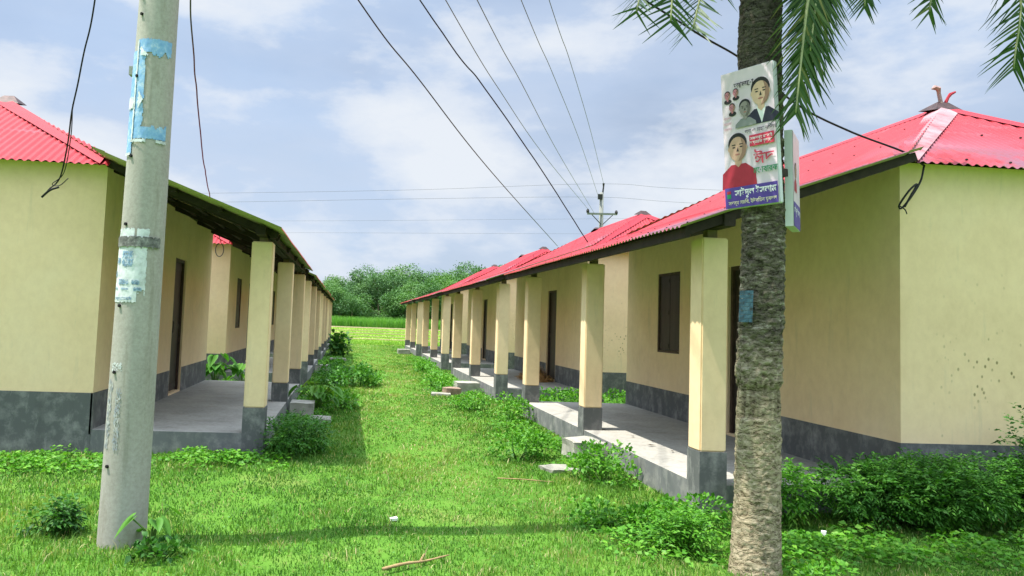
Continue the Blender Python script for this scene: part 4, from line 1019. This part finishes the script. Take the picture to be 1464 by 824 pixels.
bush('bush', 'farthest small bright bush on the sunlit side of the lane', 2.45, 24.5, .4, 1.1, .34, 420, .1, .03, M_bush, 16, group=GR)
bush('bush', 'green growth filling the gap just past the palm house, nearer the lane', 4.2, 14.5, .75, .8, .42, 1500, .07, .02, M_bush, 17, group='greenery between palm-row houses')
bush('bush', 'green growth deep in the gap between the palm house and the next end wall', 5.8, 14.6, .8, .7, .42, 1400, .07, .02, M_bush, 18, group='greenery between palm-row houses')
bush('bush', 'large dark fern-like bush against the splattered end wall', 4.85, 6.08, 1.05, .36, .53, 3600, .045, .009, M_bushm, 21, sprig=7, blobs=18, stems=24, lo=.3)
bush('bush', 'dark fern-like bush beyond the large one along the splattered end wall', 6.55, 6.1, .95, .36, .52, 2600, .045, .009, M_bushm, 22, sprig=7, blobs=16, stems=20, lo=.3)
bush('bush', 'tall thin weed rising above the bushes at the splattered wall', 5.85, 6.25, .22, .16, .98, 260, .05, .013, M_bushd, 23, sprig=5, stems=6)
bush('bush', 'small bush tucked right behind the palm trunk at the veranda corner', 3.58, 6.15, .28, .26, .50, 520, .05, .010, M_bush, 24, sprig=6)
bush('bush', 'leafy weeds at the foot of the front veranda column', 2.66, 5.95, .48, .26, .27, 1100, .055, .016, M_bush, 25)
bush('bush', 'bright feathery weed on the lawn just before the palm trunk, column side', 2.42, 5.45, .20, .2, .30, 380, .045, .010, M_bush, 26, sprig=5)
bush('bush', 'low weeds where the lane meets the column foot', 2.05, 6.25, .3, .3, .2, 500, .05, .015, M_bush, 27)
bush('bush', 'small clump of dark weeds alone on the lawn before the concrete pole house', -1.98, 5.75, .14, .14, .22, 320, .045, .012, M_bushd, 28, sprig=3)
broad_plant('leafy_plant', 'broad-leaved seedling growing at the foot of the concrete pole', -1.22, 5.36, .27, 5, .17, M_broad, 29, spread=.12)
bush('bush', 'low bluish weeds around the foot of the concrete pole', -1.10, 5.15, .17, .14, .13, 170, .055, .018, M_bushd, 30)
bush('bush', 'small weeds at the very foot of the palm trunk', 2.98, 4.72, .26, .2, .17, 320, .05, .015, M_bush, 31)
def ground_cover(name, label, regs, m, seed, dens=420, ll=.045, lw=.016, hmax=.12):
    rg = np.random.default_rng(seed); Vs = []; Fs = []; Ts = []; o_ = 0
    for (x0, x1, y0, y1) in regs:
        n = int((x1 - x0) * (y1 - y0) * dens); X = rg.uniform(x0, x1, n); Y = rg.uniform(y0, y1, n)
        q = smooth2(X, Y, 5, seed); ed = np.minimum(np.minimum(X - x0, x1 - X) / .25, np.minimum(Y - y0, y1 - Y) / .2).clip(0, 1)
        k = (rg.uniform(0, 1, n) < q * 1.3 * (.25 + .75 * ed)) & ~in_house(X, Y, .01); X, Y, q = X[k], Y[k], q[k]; n = len(X)
        Z = gz(X, Y) + hmax * q * rg.uniform(.15, 1, n)
        a = rg.uniform(0, 6.28, n); D = np.stack([np.cos(a), np.sin(a), rg.uniform(-.1, .7, n)], 1)
        V, F = leaves_np(np.stack([X, Y, Z], 1), D, ll * rg.uniform(.6, 1.4, n), lw * rg.uniform(.7, 1.3, n), seed=seed)
        Vs.append(V); Fs.append(F + o_); o_ += len(V); Ts.append(np.repeat(np.clip(rg.normal(.5, .2, n), 0, 1), 5))
    tag(np_mesh(name, np.concatenate(Vs), [np.concatenate(Fs)], m, None, np.concatenate(Ts)), label, kind='stuff')
ground_cover('weeds', 'low broad-leaved weeds along the foundations and lawn edges', [(-4.9, -.75, 8.15, 8.86), (-4.9, -1.9, 7.6, 8.4), (-1.6, -.5, 7.9, 8.8), (1.8, 3.9, 5.0, 6.45), (3.0, 6.5, 4.9, 5.9), (2.3, 3.05, 7.6, 9.4), (2.2, 3.05, 9.4, 13), (3.2, 8.5, 13.35, 15.65), (-6, -.9, 15.75, 18.0), (-.85, -.2, 9, 15.7), (2.4, 3.05, 15.7, 32), (-.85, -.1, 18, 34)], M_bush, 41, 1100, .05, .017, .13)
ground_cover('clover', 'tiny pale leaves scattered through the near lawn', [(-4, 4.6, 4.0, 7.8)], M_broad, 43, 130, .022, .008, .05)


# ------------------------------------------------------------------ lawn
def blades(X, Y, h, w, tint, seed, lean=.5, z=None):
    rg = np.random.default_rng(seed); n = len(X); a = rg.uniform(0, 2 * math.pi, n); b = rg.uniform(0, 2 * math.pi, n)
    Z = gz(X, Y) if z is None else z
    P = np.stack([X, Y, Z - .004], 1); D = np.stack([np.cos(a), np.sin(a), np.zeros(n)], 1); S_ = np.stack([np.cos(b), np.sin(b), np.zeros(n)], 1)
    ln = (np.abs(rg.normal(0, lean, n)) + .1)[:, None]; h = h[:, None]; w = w[:, None]; up = np.array([0, 0, 1.])
    m_ = P + up * h * .6 + D * h * ln * .35; t = P + up * h * (1 - .25 * ln.clip(0, 2)) + D * h * ln
    V = np.stack([P - S_ * w, P + S_ * w, m_ + S_ * w * .8, m_ - S_ * w * .8, t], 1).reshape(-1, 3)
    i = (np.arange(n) * 5)[:, None]
    return V, i + [0, 1, 2, 3], i + [3, 2, 4], np.repeat(tint, 5)
def lawn():
    rg = np.random.default_rng(5); xs = []; ys = []
    for (x0, x1, y0, y1, dens) in ((-5.5, 8.5, 3.2, 6.5, 3900), (-6.5, 9.5, 6.5, 9.2, 2500), (-7, 9.5, 9.2, 16.5, 1500), (-7, 9, 16.5, 27, 620), (-8, 10, 27, 48, 230)):
        n = int((x1 - x0) * (y1 - y0) * dens); X = rg.uniform(x0, x1, n); Y = rg.uniform(y0, y1, n)
        cx = X - .0896 * Y
        keep = (~in_house(X, Y)) & (cx > -(.62 * Y + .9)) & (cx < .80 * Y + 1.0)
        far = np.clip(np.abs(X - 1.1) - 2.4, 0, 9)
        keep &= ~((Y > 9.2) & (far > 2.5) & (rg.uniform(0, 1, n) < .6))
        xs.append(X[keep]); ys.append(Y[keep])
    X = np.concatenate(xs); Y = np.concatenate(ys); n = len(X)
    pt = smooth2(X, Y, 2.2, 3); p2 = smooth2(X, Y, 6.5, 4); lane = np.exp(-((X - 1.15 - .15 * np.sin(Y * .4)) / .75) ** 2) * np.clip((Y - 4) / 3, 0, 1)
    keep = rg.uniform(0, 1, n) < (1 - .35 * lane * (p2 > .4)) * np.clip(.55 + 1.1 * p2, .3, 1)
    X, Y, pt, p2, lane = X[keep], Y[keep], pt[keep], p2[keep], lane[keep]; n = len(X)
    dist = np.sqrt(X ** 2 + Y ** 2); p3 = smooth2(X, Y, 13, 21)
    tall = (rg.uniform(0, 1, n) < .05)
    h = (.016 + .030 * pt * (1 - .65 * lane) + .026 * p2 * p3) * rg.uniform(.55, 1.3, n) * (1 + .9 * tall)
    w = .0026 * rg.uniform(.8, 1.4, n) * np.clip(dist / 5.5, 1, 5)
    tint = np.clip(.14 + .46 * pt + .30 * (p3 - .5) + .26 * lane + .16 * np.clip((Y - 12) / 25, 0, 1) + rg.normal(0, .15, n), 0, .88)
    dry = rg.uniform(0, 1, n) < (.03 + .26 * lane * (p3 > .42) + .10 * (p2 > .64)); tint[dry] = rg.uniform(.88, 1, dry.sum())
    V, Q, T3, t = blades(X, Y, h, w, tint, 6)
    o = np_mesh('grass', V, [Q, T3], M_grass, None, t)
    tag(o, 'short bright green lawn grass with dry patches along the lane', kind='stuff')
lawn()
def paddy():
    rg = np.random.default_rng(8); n = 60000
    Y = 47 + 77 * rg.uniform(0, 1, n) ** 1.3; X = rg.uniform(-.25, .75, n) * Y * .55
    Y = np.round(Y / .5) * .5 + rg.normal(0, .06, n)
    h = rg.uniform(.06, .14, n); w = rg.uniform(.012, .03, n); t = np.clip(.5 + .25 * np.sin(Y * .35) + rg.normal(0, .12, n), 0, 1)
    V, Q, T3, tt = blades(X, Y, h, w, t, 9, .4, np.full(n, .008))
    tag(np_mesh('rice_plants', V, [Q, T3], M_rice, None, tt), 'rows of young yellow green rice beyond the houses', kind='stuff')
paddy()
def cane():
    rg = np.random.default_rng(12); n = 42000
    Y = 140 + 9 * rg.uniform(0, 1, n) ** 1.4; X = rg.uniform(-45, 75, n)
    h = 2.15 * rg.uniform(.55, 1.1, n) * (.92 + .12 * smooth2(X, Y, .35, 2)); w = rg.uniform(.02, .05, n)
    t = np.clip(.45 + .22 * smooth2(X, Y, .5, 7) + rg.normal(0, .16, n), 0, 1)
    V, Q, T3, tt = blades(X, Y, h, w, t, 13, .22, np.full(n, .0))
    tag(np_mesh('cane_field', V, [Q, T3], M_cane, None, tt), 'dense band of tall green cane in front of the far trees', kind='stuff')
cane()

# ------------------------------------------------------------------ far trees
def tree(name, h, cw, m, seed, n=5200, leaf=.42, lobes=15):
    rg = np.random.default_rng(seed); root = empty(name, (0, 0, 0))
    tr = MB(); th = h * .42
    tr.tube([(0, 0, -.2), (.1, .05, th * .5), (0, .1, th), (.2, 0, h * .7)], [h * .028, h * .022, h * .016, h * .006], 8)
    B = []
    for k in range(lobes):
        a = k * 2.4 + rg.uniform(-.5, .5); q = math.sqrt(rg.uniform(.02, 1)); z = rg.uniform(.16 if h < 8 else .28, .9)
        lim = math.sin(math.pi * min(.98, max(.1, (z - .1) / .95))) ** .6
        B.append((cw * .62 * q * lim * math.cos(a), cw * .62 * q * lim * math.sin(a), h * z, rg.uniform(.18, .34) * cw))
    B = np.array(B)
    for b_ in B[:7]:
        tr.tube([(0, .1, th * rg.uniform(.7, 1.05)), (b_[0] * .5, b_[1] * .5, (th + b_[2]) / 2), tuple(b_[:3])], [h * .012, h * .008, h * .003], 6)
    tr.build('trunk', M_bark, root)
    idx = rg.integers(0, lobes, n); d = rg.normal(size=(n, 3)); d /= np.linalg.norm(d, axis=1, keepdims=True)
    rr = rg.uniform(.25, 1.0, n) ** .4 * (1 + .18 * rg.normal(size=n))
    P = B[idx, :3] + d * (rr * B[idx, 3])[:, None] * np.array([1, 1, .8])
    D = d + rg.normal(0, .6, (n, 3)) + np.array([0, 0, -.15])
    V, F = leaves_np(P, D, leaf * rg.uniform(.6, 1.5, n), leaf * .36 * rg.uniform(.7, 1.3, n), seed=seed + 3)
    T = np.clip(.5 + .20 * rg.normal(size=lobes)[idx] + .10 * rg.normal(size=n), 0, 1)
    np_mesh('crown', V, [F], m, root, np.repeat(T, 5))
    return root

TG = 'far trees behind the cane field'
kinds = [('broadleaf_tree', M_treeA, 12.5, 9.5, 1, 'dark dense broadleaf tree in the far tree line behind the cane'),
         ('broadleaf_tree', M_treeC, 11.5, 8.5, 2, 'mid green rounded tree in the far tree line behind the cane'),
         ('broadleaf_tree', M_treeA, 13.5, 8.0, 5, 'dark tall narrow-crowned tree in the far tree line behind the cane'),
         ('broadleaf_tree', M_treeC, 7.0, 6.5, 6, 'low mid green tree at the front foot of the far tree line')]
protos = []
for nm, m_, h_, cw_, sd, lb in kinds:
    t = tree(nm, h_, cw_, m_, sd, n=9500 if h_ > 8 else 6500, leaf=.34 if h_ > 8 else .28); tag(t, lb, 'tree', TG); protos.append(t)
used = [False] * 4
def put(k, x, y, s):
    o = protos[k] if not used[k] else copy_tree(protos[k]); used[k] = True
    o.location = (x, y, -.1); o.rotation_euler = (0, 0, random.uniform(0, 6.28)); o.scale = (s * random.uniform(.9, 1.1), s, s * random.uniform(.95, 1.05))
def topline(x):                      # how high the wood stands along its length
    return float(np.interp(x, [-50, -8, 0, 6, 12, 30, 70], [.78, .82, .87, 1.03, 1.07, 1.09, 1.0]))
for i, x in enumerate(np.arange(-44, 72, 4.4)):
    put(random.choice((0, 2, 0)), x + random.uniform(-1.5, 1.5), 178 + random.uniform(-4, 6), topline(x) * random.uniform(1.0, 1.12))
for i, x in enumerate(np.arange(-42, 70, 4.8)):
    put(random.choice((0, 1, 2)), x + random.uniform(-1.8, 1.8), 166 + random.uniform(-4, 4), topline(x) * random.uniform(.78, .95))
for i, x in enumerate(np.arange(-44, 74, 5.2)):
    put(3, x + random.uniform(-1.5, 1.5), 186 + random.uniform(-2, 2), 1.25)
for i, x in enumerate(np.arange(-41, 70, 4.2)):
    put(3, x + random.uniform(-1.5, 1.5), 170.5 + random.uniform(-1, 1), random.uniform(.65, .9))
for i, x in enumerate(np.arange(-40, 66, 5.0)):
    put(random.choice((3, 3, 1)), x + random.uniform(-2, 2), 155 + random.uniform(-2, 2), topline(x) * random.uniform(.75, 1.0))
bt = tree('broadleaf_tree', 10.5, 9.5, M_treeB, 31, 9500, .34); bt.location = (19.6, 160, 0); tag(bt, 'bright yellow-green spreading tree standing out before the dark far wood', 'tree', TG)


# ------------------------------------------------------------------ small things on the ground

def rough_box(name, loc, size, m, label, cat, rz=0, group=None, seed=0, cuts=3, amp=.012):
    bm = bmesh.new(); bmesh.ops.create_cube(bm, size=1)
    bmesh.ops.subdivide_edges(bm, edges=bm.edges[:], cuts=cuts, use_grid_fill=True)
    for v in bm.verts:
        v.co = Vector((v.co.x * size[0], v.co.y * size[1], (v.co.z + .5) * size[2]))
        n_ = noise.noise_vector(v.co * 6 + Vector((seed * 3.1, 0, 0))); v.co += n_ * amp
    me = bpy.data.meshes.new(name); bm.to_mesh(me); bm.free(); me.materials.append(m)
    o = bpy.data.objects.new(name, me); COL.objects.link(o); o.location = loc; o.rotation_euler = (0, 0, rz)
    return tag(o, label, cat, group)
rough_box('step_block', (-.64, 12.45, -.05), (.36, .5, .27), M_block, 'grey cement step block against the shaded plinth, beside the white slab', 'step', seed=1)
rough_box('slab', (-.33, 11.75, -.02), (.30, .42, .09), M_stone, 'pale flat slab lying on the grass below the shaded step block', 'slab', seed=2)
rough_box('step_block', (2.83, 9.05, -.05), (.40, .52, .27), M_block, 'broken cement step block by the middle column of the palm house', 'step', seed=3, amp=.03)
rough_box('slab', (2.32, 8.25, -.03), (.34, .28, .075), M_stone, 'pale stone lying in the grass at the broken cement step', 'stone', .3, seed=4, amp=.02)
rough_box('step_block', (2.70, 17.3, -.05), (.5, .6, .28), M_block, 'cement step at the second palm-row house', 'step', seed=5)
rough_box('brick', (2.30, 16.75, -.03), (.34, .36, .17), M_brick, 'reddish bricks beside the cement step of the second palm-row house', 'brick', .15, seed=6, amp=.02)
rough_box('slab', (2.02, 16.4, -.02), (.4, .34, .07), M_stone, 'pale paving slab in front of the reddish bricks', 'slab', -.1, seed=7)
rough_box('step_block', (-.62, 22.2, -.05), (.42, .5, .27), M_block, 'step block at the second house of the shaded row', 'step', seed=8)
rough_box('slab', (-.25, 28.3, -.02), (.6, .6, .12), M_stone, 'pale slab on the grass near the far end of the shaded row', 'slab', seed=9)
rough_box('step_block', (2.66, 36.3, -.05), (.55, .8, .25), M_stone, 'pale step at the farthest house of the palm row', 'step', seed=10)
# heap of straw on the second veranda
root = empty('straw_heap', (4.52, 18.45, ZP)); tag(root, 'heap of brown straw on the second palm-row veranda by the open door', 'straw heap')
rg = np.random.default_rng(77); n = 1500; a = rg.uniform(0, 6.28, n); q = np.sqrt(rg.uniform(0, 1, n)); X = .30 * q * np.cos(a); Y = .75 * q * np.sin(a)
Z = .36 * np.exp(-(q / .55) ** 2) * rg.uniform(.6, 1, n) + .012
V, F = leaves_np(np.stack([X, Y, Z], 1), np.stack([rg.normal(size=n), rg.normal(size=n), rg.normal(0, .25, n)], 1), np.full(n, .2), np.full(n, .008), 0, .12, 5)
np_mesh('strands', V, [F], M_straw, root)
mb = MB(); nn_ = 16; vs = [(0, 0, .30)]; fs = []
for r_, z_ in ((.35, .24), (.7, .09), (1.0, .004)):
    vs += [(.30 * r_ * math.cos(2 * math.pi * k / nn_), .75 * r_ * math.sin(2 * math.pi * k / nn_), z_) for k in range(nn_)]
fs += [(0, 1 + k, 1 + (k + 1) % nn_) for k in range(nn_)]
for t in range(2): fs += [(1 + t * nn_ + k, 1 + (t + 1) * nn_ + k, 1 + (t + 1) * nn_ + (k + 1) % nn_, 1 + t * nn_ + (k + 1) % nn_) for k in range(nn_)]
mb.add(vs, fs); mb.build('mound', M_straw, root)
# litter
mb = MB(); mb.tube(catmull([(.28, 4.87, .03), (.42, 4.93, .045), (.55, 5.0, .04), (.72, 5.10, .05)], 5), [.010, .011, .010, .011, .010, .009, .010, .009, .008, .008, .007, .007, .006, .006, .005, .004], 7)
mb.tube([(.52, 4.98, .04), (.55, 5.06, .06), (.56, 5.12, .05)], [.009, .007, .004], 5); tag(mb.build('stick', M_stick, smooth=True), 'curved dry stick lying across the grass at the front of the lane', 'stick')
mb = MB(); mb.tube(catmull([(1.55, 7.75, .02), (1.8, 7.7, .022), (2.1, 7.62, .015)], 4), .006, 6); tag(mb.build('stick', M_stick, smooth=True), 'thin dry palm stalk lying before the broken cement step', 'stick')
rough_box('paper_scrap', (.41, 6.07, .03), (.05, .035, .02), M_paper, 'small white paper scrap alone on the lane grass', 'litter', .4, seed=12, amp=.02)
rough_box('paper_scrap', (3.62, 5.62, .05), (.04, .035, .03), M_paper, 'white scrap under the large dark bush', 'litter', 1, seed=13, amp=.02)
for k, (x, y, l) in enumerate(((3.40, 8.55, .11), (3.62, 8.85, .08), (3.55, 8.2, .07), (3.95, 8.4, .12), (3.5, 9.2, .06))):
    V, F = leaves_np(np.array([[0, 0, .012]]), np.array([[math.cos(k * 2.1), math.sin(k * 2.1), .12]]), np.array([l]), np.array([l * .25]), .3, .1, k)
    o = np_mesh('dry_leaf', V, [F], plain('dead_leaf', (.05, .035, .02), .9), None); o.location = (x, y, ZP + .004)
    tag(o, 'curled dead leaf lying on the palm house veranda floor', 'leaf', 'dead leaves on the veranda floor')


# ------------------------------------------------------------------ sky, sun, camera
SUN = Vector((-.41, -.05, 1)).normalized()
w = bpy.data.worlds.new('World'); scene.world = w; w.use_nodes = True
nt = w.node_tree; bg = nt.nodes['Background']; out = nt.nodes['World Output']
sky = N(nt, 'ShaderNodeTexSky', sky_type='NISHITA'); sky.sun_disc = False
sky.sun_elevation = math.asin(SUN.z); sky.sun_rotation = math.atan2(SUN.x, SUN.y)
sky.air_density = 1.0; sky.dust_density = 1.2; sky.ozone_density = 1.5
tc = N(nt, 'ShaderNodeTexCoord')
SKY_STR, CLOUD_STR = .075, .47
def wn(scale, det, rough, mp, off=(0, 0, 0)):
    m_ = N(nt, 'ShaderNodeMapping'); m_.inputs['Scale'].default_value = mp; m_.inputs['Location'].default_value = off
    L(nt, tc.outputs['Generated'], m_.inputs[0]); q = N(nt, 'ShaderNodeTexNoise'); q.inputs['Scale'].default_value = scale; q.inputs['Detail'].default_value = det; q.inputs['Roughness'].default_value = rough
    L(nt, m_.outputs[0], q.inputs['Vector']); return q.outputs[0]
big = wn(1.7, 4, .5, (1, 1, 2.0), (5.1, .3, 2.2)); puff = wn(3.4, 9, .56, (1, 1, 2.3), (.4, 1.7, .3)); wisp = wn(2.4, 6, .58, (1, 1, 2.8), (2.4, .9, 7.7))
base = ramp(nt, big, [(.36, (.36, .46, .63)), (.50, (.53, .665, .89)), (.64, (.58, .73, .97))])
c1 = mix(nt, ramp(nt, wisp, [(.36, (0, 0, 0)), (.64, (.8, .8, .8))]).outputs[0], base.outputs[0], (.64, .735, .90))
ccol = N(nt, 'ShaderNodeMix', data_type='RGBA'); L(nt, ramp(nt, puff, [(.47, (0, 0, 0)), (.54, (.6, .6, .6)), (.63, (1, 1, 1))]).outputs[0], ccol.inputs[0]); L(nt, c1, ccol.inputs[6]); ccol.inputs[7].default_value = (.86, .91, .98, 1)
class _O: outputs = [ccol.outputs[2]]
ccol = _O
cov = ramp(nt, puff, [(.30, (.70, .70, .70)), (.55, (.97, .97, .97))])
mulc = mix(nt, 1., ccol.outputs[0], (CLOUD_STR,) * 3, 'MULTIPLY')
sx = N(nt, 'ShaderNodeSeparateXYZ'); L(nt, tc.outputs['Generated'], sx.inputs[0])      # sky brightened out of view overhead, added as ambient fill
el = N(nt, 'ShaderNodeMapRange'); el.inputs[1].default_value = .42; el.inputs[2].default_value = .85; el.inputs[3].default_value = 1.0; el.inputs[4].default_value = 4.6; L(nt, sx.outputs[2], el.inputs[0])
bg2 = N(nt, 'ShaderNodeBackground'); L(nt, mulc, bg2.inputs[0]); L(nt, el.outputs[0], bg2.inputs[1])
L(nt, sky.outputs[0], bg.inputs[0]); bg.inputs[1].default_value = SKY_STR
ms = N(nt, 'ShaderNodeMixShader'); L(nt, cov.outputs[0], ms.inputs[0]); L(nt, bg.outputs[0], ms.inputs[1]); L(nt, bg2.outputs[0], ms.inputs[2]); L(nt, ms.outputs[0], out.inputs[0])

sl = bpy.data.lights.new('sun', 'SUN'); sl.energy = 4.1; sl.angle = R(.55); sl.color = (1, .95, .86)
so = bpy.data.objects.new('sun', sl); COL.objects.link(so); so.rotation_euler = SUN.to_track_quat('Z', 'Y').to_euler(); so.location = (-20, 0, 40)

W_, H_ = 1464.0, 824.0
yaw, pit, rol = R(5.7115), R(3.95), R(2.1544); fpx, cx_, cy_ = 1114.38, 611.385, 382.14
Fv = Vector((math.sin(yaw) * math.cos(pit), math.cos(yaw) * math.cos(pit), math.sin(pit)))
Rv = Vector((math.cos(yaw), -math.sin(yaw), 0)); Uv = Rv.cross(Fv)
Rv, Uv = Rv * math.cos(rol) + Uv * math.sin(rol), -Rv * math.sin(rol) + Uv * math.cos(rol)
cd = bpy.data.cameras.new('camera'); cam = bpy.data.objects.new('camera', cd); COL.objects.link(cam)
Mx = Matrix((Rv, Uv, -Fv)).transposed().to_4x4(); Mx.translation = (0, 0, 1.55); cam.matrix_world = Mx
cd.sensor_fit = 'HORIZONTAL'; cd.sensor_width = 36; cd.lens = 36 * fpx / W_
cd.shift_x = (W_ / 2 - cx_) / W_; cd.shift_y = (cy_ - H_ / 2) / W_
cd.clip_start = .05; cd.clip_end = 9000
scene.camera = cam

scene.render.engine = 'CYCLES'
vs_ = scene.view_settings
vs_.view_transform = 'Standard'; vs_.look = 'None'; vs_.exposure = 1.05; vs_.gamma = 1.0; vs_.use_curve_mapping = False
scene.cycles.max_bounces = 8; scene.cycles.diffuse_bounces = 4; scene.cycles.transparent_max_bounces = 4
scene.cycles.use_denoising = True
